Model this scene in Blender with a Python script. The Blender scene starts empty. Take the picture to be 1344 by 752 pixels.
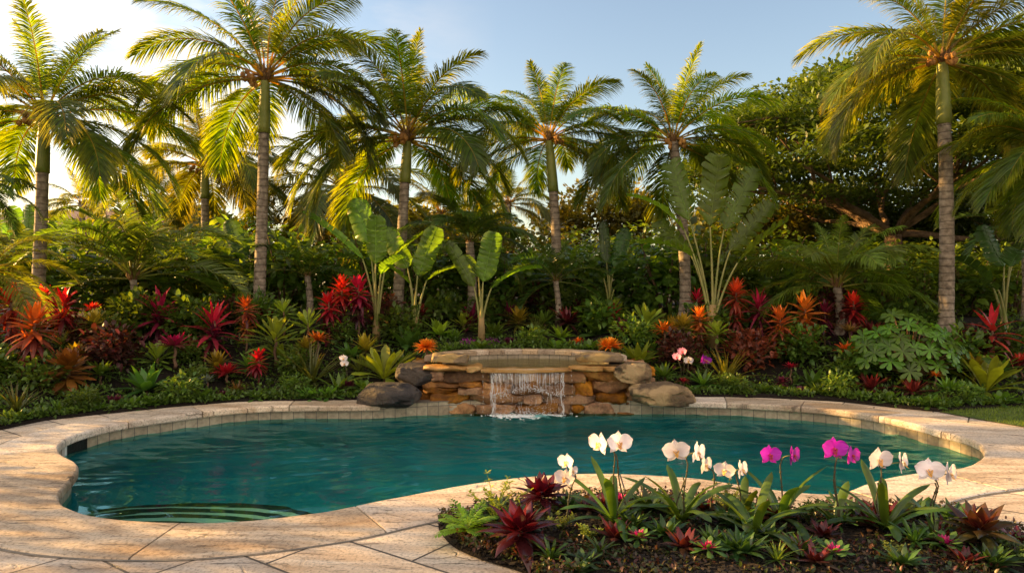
import bpy, bmesh, math, random
import numpy as np
from mathutils import Vector, Matrix, noise, Euler
from mathutils.geometry import tessellate_polygon
PI = math.pi
sc = bpy.context.scene
COL = sc.collection
# ---------------------------------------------------------------- camera, sky, sun, exposure
CAMH, FPX, HY = 1.6, 896.0, 376.0
cam = bpy.data.cameras.new('camera'); camo = bpy.data.objects.new('camera', cam); COL.objects.link(camo)
camo.location = (0, 0, CAMH); camo.rotation_euler = (PI/2, 0, 0)
cam.sensor_width = 36; cam.lens = 24; cam.clip_end = 2000; cam.clip_start = .05
sc.camera = camo
SUN_EL, SUN_AZ = 14.0, -76.0      # azimuth from +Y towards +X
w = bpy.data.worlds.new('World'); sc.world = w; w.use_nodes = True
nt = w.node_tree; nt.nodes.clear()
def N(t, type, **kw):
    n = t.nodes.new(type)
    for k, v in kw.items():
        if k in n.inputs.keys(): n.inputs[k].default_value = v
        else: setattr(n, k, v)
    return n
sky = N(nt, 'ShaderNodeTexSky', sky_type='NISHITA'); sky.sun_disc = False
sky.sun_elevation = math.radians(SUN_EL); sky.sun_rotation = math.radians(SUN_AZ)
sky.air_density = 1.15; sky.dust_density = 1.3; sky.ozone_density = 1.0
tc = N(nt, 'ShaderNodeTexCoord')
mp = N(nt, 'ShaderNodeMapping'); mp.inputs['Scale'].default_value = (1.0, 1.0, 3.2); mp.inputs['Location'].default_value = (.35, .1, .2)
nz = N(nt, 'ShaderNodeTexNoise'); nz.inputs['Scale'].default_value = 2.2; nz.inputs['Detail'].default_value = 6; nz.inputs['Roughness'].default_value = .55
cr = N(nt, 'ShaderNodeValToRGB'); cr.color_ramp.elements[0].position = .50; cr.color_ramp.elements[1].position = .78
sx = N(nt, 'ShaderNodeSeparateXYZ')
mrg = N(nt, 'ShaderNodeMapRange'); mrg.inputs[1].default_value = -.02; mrg.inputs[2].default_value = -.75; mrg.inputs[3].default_value = .0; mrg.inputs[4].default_value = .85
mul = N(nt, 'ShaderNodeMath', operation='MULTIPLY')
mx = N(nt, 'ShaderNodeMixRGB'); mx.inputs[2].default_value = (12.5, 8.9, 4.9, 1)
bg = N(nt, 'ShaderNodeBackground'); bg.inputs['Strength'].default_value = .08
out = N(nt, 'ShaderNodeOutputWorld')
L = nt.links.new
L(tc.outputs['Generated'], mp.inputs[0]); L(mp.outputs[0], nz.inputs[0]); L(nz.outputs[0], cr.inputs[0])
L(tc.outputs['Generated'], sx.inputs[0]); L(sx.outputs[0], mrg.inputs[0]); L(cr.outputs[0], mul.inputs[0]); L(mrg.outputs[0], mul.inputs[1])
L(sky.outputs[0], mx.inputs[1]); L(mul.outputs[0], mx.inputs[0])
# unseen bank of warm cloud added behind the viewer to lift the foreground shade
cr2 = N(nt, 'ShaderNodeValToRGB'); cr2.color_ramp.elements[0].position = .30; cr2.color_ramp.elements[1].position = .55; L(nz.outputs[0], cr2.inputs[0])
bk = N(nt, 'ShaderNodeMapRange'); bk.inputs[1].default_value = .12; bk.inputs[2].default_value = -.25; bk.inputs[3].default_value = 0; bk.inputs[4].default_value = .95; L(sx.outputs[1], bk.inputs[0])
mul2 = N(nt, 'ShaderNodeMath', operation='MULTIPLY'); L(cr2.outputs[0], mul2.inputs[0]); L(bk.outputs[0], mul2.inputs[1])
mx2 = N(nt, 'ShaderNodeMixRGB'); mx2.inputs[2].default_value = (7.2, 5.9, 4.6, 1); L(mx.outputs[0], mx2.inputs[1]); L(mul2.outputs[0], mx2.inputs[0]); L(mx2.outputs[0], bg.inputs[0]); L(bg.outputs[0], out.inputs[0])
sl = bpy.data.lights.new('sun', 'SUN'); sl.energy = 5.0; sl.angle = math.radians(.6); sl.color = (1.0, .59, .18)
so = bpy.data.objects.new('sun', sl); COL.objects.link(so)
sd = Vector((math.sin(math.radians(SUN_AZ))*math.cos(math.radians(SUN_EL)), math.cos(math.radians(SUN_AZ))*math.cos(math.radians(SUN_EL)), math.sin(math.radians(SUN_EL))))
so.rotation_euler = sd.to_track_quat('Z', 'Y').to_euler()
sc.view_settings.view_transform = 'Standard'; sc.view_settings.look = 'None'
sc.view_settings.exposure = 1.8; sc.view_settings.gamma = 1
sc.view_settings.use_white_balance = True; sc.view_settings.white_balance_temperature = 6750; sc.view_settings.white_balance_tint = 15
sc.render.engine = 'CYCLES'
sc.cycles.use_denoising = True
sc.cycles.max_bounces = 8; sc.cycles.transparent_max_bounces = 12; sc.cycles.diffuse_bounces = 3; sc.cycles.glossy_bounces = 3; sc.cycles.transmission_bounces = 5
sc.cycles.sample_clamp_indirect = 6
# ---------------------------------------------------------------- helpers
def gp(px, py, z=0.0):
    Y = FPX*(CAMH - z)/(py - HY); return Vector(((px - 672)/FPX*Y, Y, z))
def ap(px, py, Y): return Vector(((px - 672)/FPX*Y, Y, CAMH - (py - HY)/FPX*Y))
def lerp(a, b, t): return a + (b - a)*t
def smooth(x): x = max(0, min(1, x)); return x*x*(3 - 2*x)
def interp(tab, x):
    return float(np.interp(x, [t[0] for t in tab], [t[1] for t in tab]))
EDGE = [(-1717, 3.0), (-900, 4.2), (-511, 5.2), (-200, 6.5), (0, 7.6), (60, 8.15), (170, 8.74), (250, 9.19), (330, 9.43), (470, 9.56), (560, 10.0), (600, 11.1), (780, 11.1), (830, 10.2), (915, 9.82),
        (1000, 9.82), (1100, 9.49), (1180, 8.96), (1235, 8.69), (1344, 9.1), (1600, 9.6), (4000, 9.6)]
ZB = [(-1717, .03), (540, .03), (585, .56), (800, .56), (850, .04), (4000, .03)]
def pxof(X, Y): return 672 + X/max(Y, .5)*FPX
def gz(X, Y):
    p = pxof(X, Y); d = Y - interp(EDGE, p)
    if d < 0: return 0.0
    zb = interp(ZB, p)
    return zb + max(0, .98 - zb*.7)*smooth(d/3.6)*(1 - 0*d)

class MB:
    def __init__(s): s.v = []; s.f = []; s.a = []; s.uv = None
    def add(s, vs, fs, attr):
        o = len(s.v); s.v.extend(vs); s.f.extend([tuple(i + o for i in f) for f in fs])
        if isinstance(attr, tuple): s.a.extend([attr]*len(vs))
        else: s.a.extend(attr)
    def mesh(s, name, mat, smooth=True):
        me = bpy.data.meshes.new(name); me.from_pydata([tuple(x) for x in s.v], [], s.f)
        at = me.attributes.new('lf', 'FLOAT_VECTOR', 'POINT')
        at.data.foreach_set('vector', np.array(s.a, dtype=np.float32).ravel())
        if smooth: me.polygons.foreach_set('use_smooth', [True]*len(me.polygons))
        me.materials.append(mat); me.update(); return me
def obj(name, me, parent=None, loc=(0, 0, 0), rot=(0, 0, 0), scale=(1, 1, 1)):
    o = bpy.data.objects.new(name, me); COL.objects.link(o); o.location = loc; o.rotation_euler = rot
    o.scale = scale if not isinstance(scale, (int, float)) else (scale,)*3
    if parent: o.parent = parent
    return o
LABELS = set()
def tag(o, label, cat, group=None, kind=None):
    if label: o['label'] = label
    if cat: o['category'] = cat
    if group: o['group'] = group
    if kind: o['kind'] = kind

    if label and label in LABELS: print('DUPLABEL', label)
    LABELS.add(label); return o
def thing(name, label, cat, loc=(0, 0, 0), rz=0, group=None):
    o = bpy.data.objects.new(name, None); COL.objects.link(o); o.location = loc; o.rotation_euler = (0, 0, rz); o.empty_display_size = .1
    return tag(o, label, cat, group)
def leaf(mb, base, az, el, Ln, W, droop=.8, n=6, fold=.2, prof='lance', g=0.0, r=None, twist=0.0, wave=0.0, dpow=1.3, rng=random):
    r = rng.random() if r is None else r
    p = Vector(base); vs = []; at = []; ds = Ln/n; ph = rng.random()*6; azj = (rng.random() - .5)*.5
    for i in range(n + 1):
        s = i/n; e = el - droop*s**dpow; a = az + azj*s
        d = Vector((math.cos(e)*math.cos(a), math.cos(e)*math.sin(a), math.sin(e)))
        if i: p = p + d*ds
        side = Vector((-math.sin(a), math.cos(a), 0)); nn = d.cross(side)*-1
        if nn.z < 0 and False: nn = -nn
        tw = twist*s
        sd_ = side*math.cos(tw) + nn*math.sin(tw); n2 = nn*math.cos(tw) - side*math.sin(tw)
        if prof == 'lance': f = (math.sin(PI*min(1, (s*.93 + .07))**.8))
        elif prof == 'strap': f = min(1, .55 + s*1.5)*math.sqrt(max(0, 1 - max(0, (s - .72)/.28)**2))
        elif prof == 'blade': f = (1 - s**1.6)*min(1, .7 + s)
        elif prof == 'ovate': f = math.sin(PI*(s*.97 + .03)**1.15)**.75 if s < 1 else 0
        elif prof == 'obov': f = min(1, .12 + s*1.15)*math.sqrt(max(0, 1 - max(0, (s - .65)/.35)**2.2))
        elif prof == 'banana': f = (0.03 if s < .001 else min(1, .5 + s*3.5)*math.sqrt(max(0, 1 - max(0, (s - .6)/.4)**2)))
        w_ = max(.002, W*.5*f)
        up = fold*w_ + wave*w_*math.sin(s*19 + ph); up2 = fold*w_ + wave*w_*math.sin(s*17 + ph + 2)
        vs += [p - sd_*w_ + n2*up, p, p + sd_*w_ + n2*up2]; at += [(s, g, r)]*3
    fs = []
    for i in range(n):
        k = i*3; fs += [(k, k + 1, k + 4, k + 3), (k + 1, k + 2, k + 5, k + 4)]
    mb.add(vs, fs, at); return p
def tube(mb, pts, rad, ns=6, attr=(0, 0, .5), cap=True):
    pts = [Vector(p) for p in pts]; vs = []; fs = []
    ref = Vector((.13, .97, .2)); at = []
    for i, p in enumerate(pts):
        t = (pts[min(i + 1, len(pts) - 1)] - pts[max(i - 1, 0)]).normalized()
        if abs(t.dot(ref)) > .9: ref = Vector((1, .1, 0))
        a = t.cross(ref).normalized(); b = t.cross(a)
        r = rad[i] if hasattr(rad, '__len__') else rad
        for k in range(ns):
            th = 2*PI*k/ns; vs.append(p + a*r*math.cos(th) + b*r*math.sin(th))
        at += [(i/max(1, len(pts) - 1), attr[1], attr[2])]*ns
    for i in range(len(pts) - 1):
        for k in range(ns):
            q = (k + 1) % ns; fs.append((i*ns + k, i*ns + q, (i + 1)*ns + q, (i + 1)*ns + k))
    if cap: fs += [tuple(range(ns - 1, -1, -1)), tuple(range((len(pts) - 1)*ns, len(pts)*ns))]
    mb.add(vs, fs, at)
def rosette(mb, rng, n, Ln, W, e0, e1, droop, prof='lance', base=(0, 0, 0), fold=.25, wave=0, inner=.55, nseg=6, jit=.15, glo=0, ghi=1, vert=0.0, gpow=1.0, dpow=1.3):
    for i in range(n):
        q = i/max(1, n - 1)
        az = i*2.39996 + rng.uniform(-.25, .25)
        el = math.radians(lerp(e0, e1, q)) + rng.uniform(-jit, jit)
        l_ = Ln*lerp(inner, 1, min(1, q*1.3))*rng.uniform(.85, 1.1)
        b = (base[0] + .01*math.cos(az), base[1] + .01*math.sin(az), base[2] - vert*q)
        leaf(mb, b, az, el, l_, W*rng.uniform(.85, 1.1), droop*lerp(.6, 1.1, q)*rng.uniform(.8, 1.2), nseg, fold, prof, lerp(glo, ghi, q**gpow), None, rng.uniform(-.3, .3), wave, dpow, rng)
def cloud(mb, rng, pts, nrm, size, aspect=.5, fold=.25, big=False, g=None, spread=.9, droop=.3):
    """leaf-sized folded faces at pts, pointing roughly along nrm"""
    for i, (p, n) in enumerate(zip(pts, nrm)):
        d = (Vector(n)*1.0 + Vector((rng.gauss(0, spread), rng.gauss(0, spread), rng.gauss(0, spread) - droop))).normalized()
        s = d.cross(Vector((rng.gauss(0, .35), rng.gauss(0, .35), 1)))
        if s.length < .05: s = Vector((1, 0, 0))
        s.normalize(); u = s.cross(d).normalized(); l_ = size*rng.uniform(.6, 1.25); w_ = l_*aspect*.5; p = Vector(p)
        gg = rng.random() if g is None else g[i]; a = (0, gg, rng.random())
        if not big:
            mb.add([p, p + d*l_*.5 - s*w_ + u*fold*w_, p + d*l_, p + d*l_*.5 + s*w_ + u*fold*w_], [(0, 2, 1), (0, 3, 2)], [(0, gg, a[2]), (.5, gg, a[2]), (1, gg, a[2]), (.5, gg, a[2])])
        else:
            b = -u*l_*.12
            mb.add([p, p + d*l_*.35, p + d*l_*.72 + b*.5, p + d*l_ + b*1.6,
                    p + d*l_*.3 - s*w_ + u*fold*w_, p + d*l_*.72 - s*w_*.8 + u*fold*w_*.8 + b*.5, p + d*l_*.3 + s*w_ + u*fold*w_, p + d*l_*.72 + s*w_*.8 + u*fold*w_*.8 + b*.5],
                   [(0, 1, 4), (4, 1, 2, 5), (5, 2, 3), (0, 6, 1), (6, 7, 2, 1), (7, 3, 2)],
                   [(0, gg, a[2]), (.3, gg, a[2]), (.7, gg, a[2]), (1, gg, a[2]), (.4, gg, a[2]), (.8, gg, a[2]), (.4, gg, a[2]), (.8, gg, a[2])])
# ---------------------------------------------------------------- materials
def newmat(name):
    m = bpy.data.materials.new(name); m.use_nodes = True; t = m.node_tree; t.nodes.clear()
    o = N(t, 'ShaderNodeOutputMaterial'); b = N(t, 'ShaderNodeBsdfPrincipled'); t.links.new(b.outputs[0], o.inputs[0]); return m, t, b, o
def rgba(c): return (c[0], c[1], c[2], 1)
def ramp(t, stops, src=None):
    r = N(t, 'ShaderNodeValToRGB'); e = r.color_ramp.elements
    while len(e) < len(stops): e.new(.5)
    for k, (p, c) in enumerate(stops): e[k].position = p; e[k].color = rgba(c) if hasattr(c, '__len__') else (c, c, c, 1)
    if src is not None: t.links.new(src, r.inputs[0])
    return r
MATS = {}
def leafmat(name, inner, outer, tip=None, tipamt=.6, trans=.35, rough=.42, tcol=None, veins=0, spec=.45, gain=1.0):
    if name in MATS: return MATS[name]
    m, t, b, o = newmat(name); K = t.links.new
    at = N(t, 'ShaderNodeAttribute', attribute_name='lf'); s = N(t, 'ShaderNodeSeparateXYZ'); K(at.outputs['Vector'], s.inputs[0])
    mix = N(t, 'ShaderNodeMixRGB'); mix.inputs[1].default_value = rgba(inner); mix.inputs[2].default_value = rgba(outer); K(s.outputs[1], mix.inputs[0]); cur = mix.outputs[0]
    if tip:
        mm = N(t, 'ShaderNodeMath', operation='MULTIPLY'); mm.inputs[1].default_value = tipamt
        pw = N(t, 'ShaderNodeMath', operation='POWER'); pw.inputs[1].default_value = 2.0; K(s.outputs[0], pw.inputs[0]); K(pw.outputs[0], mm.inputs[0])
        m2 = N(t, 'ShaderNodeMixRGB'); m2.inputs[2].default_value = rgba(tip); K(mm.outputs[0], m2.inputs[0]); K(cur, m2.inputs[1]); cur = m2.outputs[0]
    nz = N(t, 'ShaderNodeTexNoise'); nz.inputs['Scale'].default_value = 9; nz.inputs['Detail'].default_value = 3
    geo = N(t, 'ShaderNodeNewGeometry'); K(geo.outputs['Position'], nz.inputs[0])
    oi = N(t, 'ShaderNodeObjectInfo')
    v1 = N(t, 'ShaderNodeMapRange'); v1.inputs[1].default_value = 0; v1.inputs[2].default_value = 1; v1.inputs[3].default_value = .62; v1.inputs[4].default_value = 1.35; K(s.outputs[2], v1.inputs[0])
    v2 = N(t, 'ShaderNodeMapRange'); v2.inputs[1].default_value = .3; v2.inputs[2].default_value = .7; v2.inputs[3].default_value = .75; v2.inputs[4].default_value = 1.2; K(nz.outputs[0], v2.inputs[0])
    v3 = N(t, 'ShaderNodeMath', operation='MULTIPLY'); K(v1.outputs[0], v3.inputs[0]); K(v2.outputs[0], v3.inputs[1])
    h = N(t, 'ShaderNodeHueSaturation'); K(cur, h.inputs['Color']); K(v3.outputs[0], h.inputs['Value'])
    v3b = N(t, 'ShaderNodeMath', operation='MULTIPLY'); v3b.inputs[1].default_value = gain; ov = N(t, 'ShaderNodeMapRange'); ov.inputs[3].default_value = .72; ov.inputs[4].default_value = 1.22; K(oi.outputs['Random'], ov.inputs[0]); ow = N(t, 'ShaderNodeMath', operation='MULTIPLY'); K(ov.outputs[0], ow.inputs[0]); K(v3.outputs[0], ow.inputs[1]); K(ow.outputs[0], v3b.inputs[0]); K(v3b.outputs[0], h.inputs['Value'])
    hh = N(t, 'ShaderNodeMapRange'); hh.inputs[3].default_value = .485; hh.inputs[4].default_value = .515; K(oi.outputs['Random'], hh.inputs[0]); K(hh.outputs[0], h.inputs['Hue'])
    K(h.outputs[0], b.inputs['Base Color']); b.inputs['Roughness'].default_value = rough; b.inputs['Specular IOR Level'].default_value = spec
    tr = N(t, 'ShaderNodeBsdfTranslucent'); tm = N(t, 'ShaderNodeMixRGB', blend_type='MULTIPLY'); tm.inputs[0].default_value = 1; tm.inputs[2].default_value = rgba(tcol or (2.6, 2.2, .6)); K(h.outputs[0], tm.inputs[1]); K(tm.outputs[0], tr.inputs[0])
    ms = N(t, 'ShaderNodeMixShader'); ms.inputs[0].default_value = trans; K(b.outputs[0], ms.inputs[1]); K(tr.outputs[0], ms.inputs[2]); K(ms.outputs[0], o.inputs[0])
    MATS[name] = m; return m
def plainmat(name, c1, c2, scale=8, rough=.7, bump=.3, detail=6, stops=None, spec=.3, coord='Object', bscale=None, dist=.02):
    if name in MATS: return MATS[name]
    m, t, b, o = newmat(name); K = t.links.new
    tc = N(t, 'ShaderNodeTexCoord'); nz = N(t, 'ShaderNodeTexNoise'); nz.inputs['Scale'].default_value = scale; nz.inputs['Detail'].default_value = detail; K(tc.outputs[coord], nz.inputs[0])
    r = ramp(t, stops or [(.35, c1), (.65, c2)], nz.outputs[0]); K(r.outputs[0], b.inputs['Base Color']); b.inputs['Roughness'].default_value = rough; b.inputs['Specular IOR Level'].default_value = spec
    n2 = N(t, 'ShaderNodeTexNoise'); n2.inputs['Scale'].default_value = bscale or scale*4; n2.inputs['Detail'].default_value = 8; K(tc.outputs[coord], n2.inputs[0])
    bp = N(t, 'ShaderNodeBump'); bp.inputs['Strength'].default_value = bump; bp.inputs['Distance'].default_value = dist; K(n2.outputs[0], bp.inputs['Height']); K(bp.outputs[0], b.inputs['Normal'])
    MATS[name] = m; return m
# ---------------------------------------------------------------- pool outline
OUT_PX = [(68, 591), (74, 600), (88, 606), (95, 616), (84, 631), (68, 648), (67, 662), (85, 673), (125, 684), (208, 690.5), (283, 690.5), (350, 686), (400, 679), (437, 675), (496, 662), (544, 653), (612, 640), (690, 629.5), (768, 625), (843, 626),
          (923, 632), (985, 642), (1040, 649), (1093, 653), (1122, 648), (1150, 636), (1203, 625), (1271, 617), (1298, 603), (1300, 592), (1286, 579), (1242, 567), (1182, 552), (1117, 540.5), (1067, 535), (988, 530), (920, 527.5), (845, 526),
          (760, 525), (672, 525), (600, 526), (540, 529), (480, 532), (400, 532.5), (340, 534), (280, 538.5), (187, 551), (131, 561), (90, 573), (72, 583)]
base = [gp(x, y) for x, y in OUT_PX]
def catmull(P, k=10):
    n = len(P); o = []
    for i in range(n):
        a, b, c, d = P[i - 1], P[i], P[(i + 1) % n], P[(i + 2) % n]
        for j in range(k):
            t = j/k; o.append(.5*((2*b) + (c - a)*t + (2*a - 5*b + 4*c - d)*t*t + (3*b - a - 3*c + d)*t**3))
    return o
dense = catmull(base)
# even arc length, light smoothing
def resample(P, step):
    n = len(P); s = [0]
    for i in range(n): s.append(s[-1] + (P[(i + 1) % n] - P[i]).length)
    m = int(s[-1]/step); xs = np.interp(np.arange(m)*s[-1]/m, s, [p.x for p in P] + [P[0].x]); ys = np.interp(np.arange(m)*s[-1]/m, s, [p.y for p in P] + [P[0].y])
    return [Vector((x, y, 0)) for x, y in zip(xs, ys)]
PO = resample(dense, .05)
for _ in range(10): PO = [(PO[i - 1] + PO[i]*2 + PO[(i + 1) % len(PO)])*.25 for i in range(len(PO))]
NP = len(PO)
area = sum(PO[i].x*PO[(i + 1) % NP].y - PO[(i + 1) % NP].x*PO[i].y for i in range(NP))
if area < 0: PO.reverse()
NRM = []
for i in range(NP):
    t = (PO[(i + 3) % NP] - PO[i - 3]).normalized(); NRM.append(Vector((t.y, -t.x, 0)))   # outward for counter-clockwise
for _ in range(60): NRM = [(NRM[i - 1] + NRM[i] + NRM[(i + 1) % NP]).normalized() for i in range(NP)]
ARC = [i*.05 for i in range(NP)]
def inpoly(x, y, P):
    c = False; j = len(P) - 1
    for i in range(len(P)):
        if (P[i].y > y) != (P[j].y > y) and x < (P[j].x - P[i].x)*(y - P[i].y)/(P[j].y - P[i].y) + P[i].x: c = not c
        j = i
    return c
WZ = -.18
# ---------------------------------------------------------------- stone materials
def stonemat(name, cols, joints=True, rot=.62):
    m, t, b, o = newmat(name); K = t.links.new
    geo = N(t, 'ShaderNodeNewGeometry'); P = geo.outputs['Position']
    at = N(t, 'ShaderNodeAttribute', attribute_name='lf'); s = N(t, 'ShaderNodeSeparateXYZ'); K(at.outputs['Vector'], s.inputs[0])
    nA = N(t, 'ShaderNodeTexNoise'); nA.inputs['Scale'].default_value = 1.3; nA.inputs['Detail'].default_value = 9; nA.inputs['Roughness'].default_value = .68; nA.inputs['Distortion'].default_value = 1.2
    mp = N(t, 'ShaderNodeMapping'); mp.inputs['Rotation'].default_value = (0, 0, .3); mp.inputs['Scale'].default_value = (.55, 2.2, 1); K(P, mp.inputs[0]); K(mp.outputs[0], nA.inputs[0])
    off = N(t, 'ShaderNodeMixRGB', blend_type='ADD'); off.inputs[0].default_value = 1
    r = ramp(t, [(.3, cols[0]), (.45, cols[1]), (.56, cols[2]), (.72, cols[3])], nA.outputs[0])
    # clefts
    mp2 = N(t, 'ShaderNodeMapping'); mp2.inputs['Rotation'].default_value = (0, 0, .35); mp2.inputs['Scale'].default_value = (.8, 2.8, 1)
    nW = N(t, 'ShaderNodeTexNoise'); nW.inputs['Scale'].default_value = 2.5; nW.inputs['Detail'].default_value = 6; K(P, nW.inputs[0])
    ad = N(t, 'ShaderNodeMixRGB', blend_type='ADD'); ad.inputs[0].default_value = .55; K(P, ad.inputs[1]); K(nW.outputs['Color'], ad.inputs[2]); K(ad.outputs[0], mp2.inputs[0])
    vo = N(t, 'ShaderNodeTexVoronoi', feature='DISTANCE_TO_EDGE'); vo.inputs['Scale'].default_value = 1.7; K(mp2.outputs[0], vo.inputs[0])
    ck = ramp(t, [(0.0, 0), (.010, .7), (.026, 1)], vo.outputs[0])
    nM = N(t, 'ShaderNodeTexNoise'); nM.inputs['Scale'].default_value = 1.7; nM.inputs['Detail'].default_value = 3; K(P, nM.inputs[0])
    msk = ramp(t, [(.55, 1), (.66, 0)], nM.outputs[0])
    ckm = N(t, 'ShaderNodeMixRGB', blend_type='LIGHTEN'); ckm.inputs[0].default_value = 1; K(ck.outputs[0], ckm.inputs[1]); K(msk.outputs[0], ckm.inputs[2])
    nF = N(t, 'ShaderNodeTexNoise'); nF.inputs['Scale'].default_value = 45; nF.inputs['Detail'].default_value = 6; nF.inputs['Roughness'].default_value = .7; K(P, nF.inputs[0])
    pit0 = ramp(t, [(.36, .45), (.47, .95), (.70, 1.2)], nF.outputs[0])
    mpS = N(t, 'ShaderNodeMapping'); mpS.inputs['Rotation'].default_value = (0, 0, .35); mpS.inputs['Scale'].default_value = (2.6, 19, 1); K(P, mpS.inputs[0])
    nS = N(t, 'ShaderNodeTexNoise'); nS.inputs['Scale'].default_value = 1.3; nS.inputs['Detail'].default_value = 5; nS.inputs['Distortion'].default_value = .8; K(mpS.outputs[0], nS.inputs[0])
    st = ramp(t, [(.33, .42), (.385, 1), (1, 1)], nS.outputs[0])
    pit = N(t, 'ShaderNodeMixRGB', blend_type='MULTIPLY'); pit.inputs[0].default_value = 1; K(pit0.outputs[0], pit.inputs[1]); K(st.outputs[0], pit.inputs[2])
    c1 = N(t, 'ShaderNodeMixRGB', blend_type='MULTIPLY'); c1.inputs[0].default_value = 1; K(r.outputs[0], c1.inputs[1]); K(pit.outputs[0], c1.inputs[2])
    ckc = ramp(t, [(0, (.30, .25, .2)), (1, (1, 1, 1))], ckm.outputs[0])
    c2 = N(t, 'ShaderNodeMixRGB', blend_type='MULTIPLY'); c2.inputs[0].default_value = .9; K(c1.outputs[0], c2.inputs[1]); K(ckc.outputs[0], c2.inputs[2])
    cur = c2.outputs[0]; hgt = ckm.outputs[0]
    hs = N(t, 'ShaderNodeHueSaturation'); vv = N(t, 'ShaderNodeMapRange'); vv.inputs[3].default_value = .72; vv.inputs[4].default_value = 1.18
    sat = N(t, 'ShaderNodeMapRange'); sat.inputs[3].default_value = .75; sat.inputs[4].default_value = 1.2
    if joints:
        bm_ = N(t, 'ShaderNodeMapping'); bm_.inputs['Rotation'].default_value = (0, 0, rot); bm_.inputs['Location'].default_value = (.3, .22, 0); K(P, bm_.inputs[0])
        br = N(t, 'ShaderNodeTexBrick'); br.inputs['Scale'].default_value = 1; br.inputs['Brick Width'].default_value = 1.05; br.inputs['Row Height'].default_value = .52; br.inputs['Mortar Size'].default_value = .009; br.inputs['Mortar Smooth'].default_value = .2; br.offset = .37
        br.inputs['Color1'].default_value = (0, 0, 0, 1); br.inputs['Color2'].default_value = (1, 1, 1, 1); br.inputs['Mortar'].default_value = (.5, .5, .5, 1); K(bm_.outputs[0], br.inputs[0])
        K(br.outputs['Color'], vv.inputs[0]); K(br.outputs['Color'], sat.inputs[0])
        jm = N(t, 'ShaderNodeMixRGB'); jm.inputs[2].default_value = (.085, .075, .065, 1); K(br.outputs['Fac'], jm.inputs[0])
        K(cur, hs.inputs['Color']); K(vv.outputs[0], hs.inputs['Value']); K(sat.outputs[0], hs.inputs['Saturation']); K(hs.outputs[0], jm.inputs[1]); cur = jm.outputs[0]
        sub = N(t, 'ShaderNodeMath', operation='SUBTRACT'); K(hgt, sub.inputs[0]); K(br.outputs['Fac'], sub.inputs[1]); hgt = sub.outputs[0]
    else:
        vv.inputs[3].default_value = .66; vv.inputs[4].default_value = 1.2
        K(s.outputs[2], vv.inputs[0]); K(s.outputs[1], sat.inputs[0]); K(cur, hs.inputs['Color']); K(vv.outputs[0], hs.inputs['Value']); K(sat.outputs[0], hs.inputs['Saturation']); cur = hs.outputs[0]
    K(cur, b.inputs['Base Color'])
    rr = ramp(t, [(.3, .5), (.7, .78)], nA.outputs[0]); K(rr.outputs[0], b.inputs['Roughness']); b.inputs['Specular IOR Level'].default_value = .35
    a2 = N(t, 'ShaderNodeMath', operation='MULTIPLY_ADD'); a2.inputs[1].default_value = .28; K(nF.outputs[0], a2.inputs[0]); K(hgt, a2.inputs[2])
    a3 = N(t, 'ShaderNodeMath', operation='MULTIPLY_ADD'); a3.inputs[1].default_value = 1.1; K(nA.outputs[0], a3.inputs[0]); K(a2.outputs[0], a3.inputs[2])
    bp = N(t, 'ShaderNodeBump'); bp.inputs['Strength'].default_value = 1.0; bp.inputs['Distance'].default_value = .014; K(a3.outputs[0], bp.inputs['Height']); K(bp.outputs[0], b.inputs['Normal'])
    return m
TAN = [(.40, .29, .20), (.55, .44, .33), (.70, .60, .48), (.58, .46, .335)]
M_deck = stonemat('deck_stone', TAN); M_cop = stonemat('coping_stone', TAN, joints=False)
M_grout = plainmat('grout', (.13, .12, .10), (.2, .18, .15), scale=20)
def uvmesh(name, vs, fs, uvs, mat):
    me = bpy.data.meshes.new(name); me.from_pydata([tuple(v) for v in vs], [], fs); ul = me.uv_layers.new(name='UVMap')
    for l in me.loops: ul.data[l.index].uv = uvs[l.vertex_index]
    me.materials.append(mat); me.update(); return me
# waterline tile
def tilemat():
    m, t, b, o = newmat('waterline_tile'); K = t.links.new
    uv = N(t, 'ShaderNodeTexCoord'); br = N(t, 'ShaderNodeTexBrick'); br.offset = 0; br.inputs['Scale'].default_value = 1; br.inputs['Brick Width'].default_value = .15; br.inputs['Row Height'].default_value = .15
    br.inputs['Mortar Size'].default_value = .004; br.inputs['Color1'].default_value = (.27, .22, .15, 1); br.inputs['Color2'].default_value = (.42, .36, .26, 1); br.inputs['Mortar'].default_value = (.10, .09, .08, 1); K(uv.outputs['UV'], br.inputs[0])
    nz = N(t, 'ShaderNodeTexNoise'); nz.inputs['Scale'].default_value = 18; nz.inputs['Detail'].default_value = 5; K(uv.outputs['Object'], nz.inputs[0])
    r = ramp(t, [(.3, .7), (.7, 1.2)], nz.outputs[0]); mm = N(t, 'ShaderNodeMixRGB', blend_type='MULTIPLY'); mm.inputs[0].default_value = 1; K(br.outputs['Color'], mm.inputs[1]); K(r.outputs[0], mm.inputs[2]); K(mm.outputs[0], b.inputs['Base Color'])
    b.inputs['Roughness'].default_value = .35
    bp = N(t, 'ShaderNodeBump', invert=True); bp.inputs['Strength'].default_value = .5; bp.inputs['Distance'].default_value = .006; K(br.outputs['Fac'], bp.inputs['Height']); K(bp.outputs[0], b.inputs['Normal']); return m
M_tile = tilemat()
M_plaster = plainmat('pool_plaster', (.002, .17, .215), (.005, .25, .29), scale=1.4, rough=.6, bump=.05)
M_step = plainmat('step_plaster', (.50, .42, .32), (.60, .50, .40), scale=3, rough=.6, bump=.1)
M_dark = plainmat('dark_tile', (.012, .012, .012), (.02, .02, .02), rough=.4)
def ring(P, o): return [P[i] + NRM[i]*o for i in range(NP)]
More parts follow.
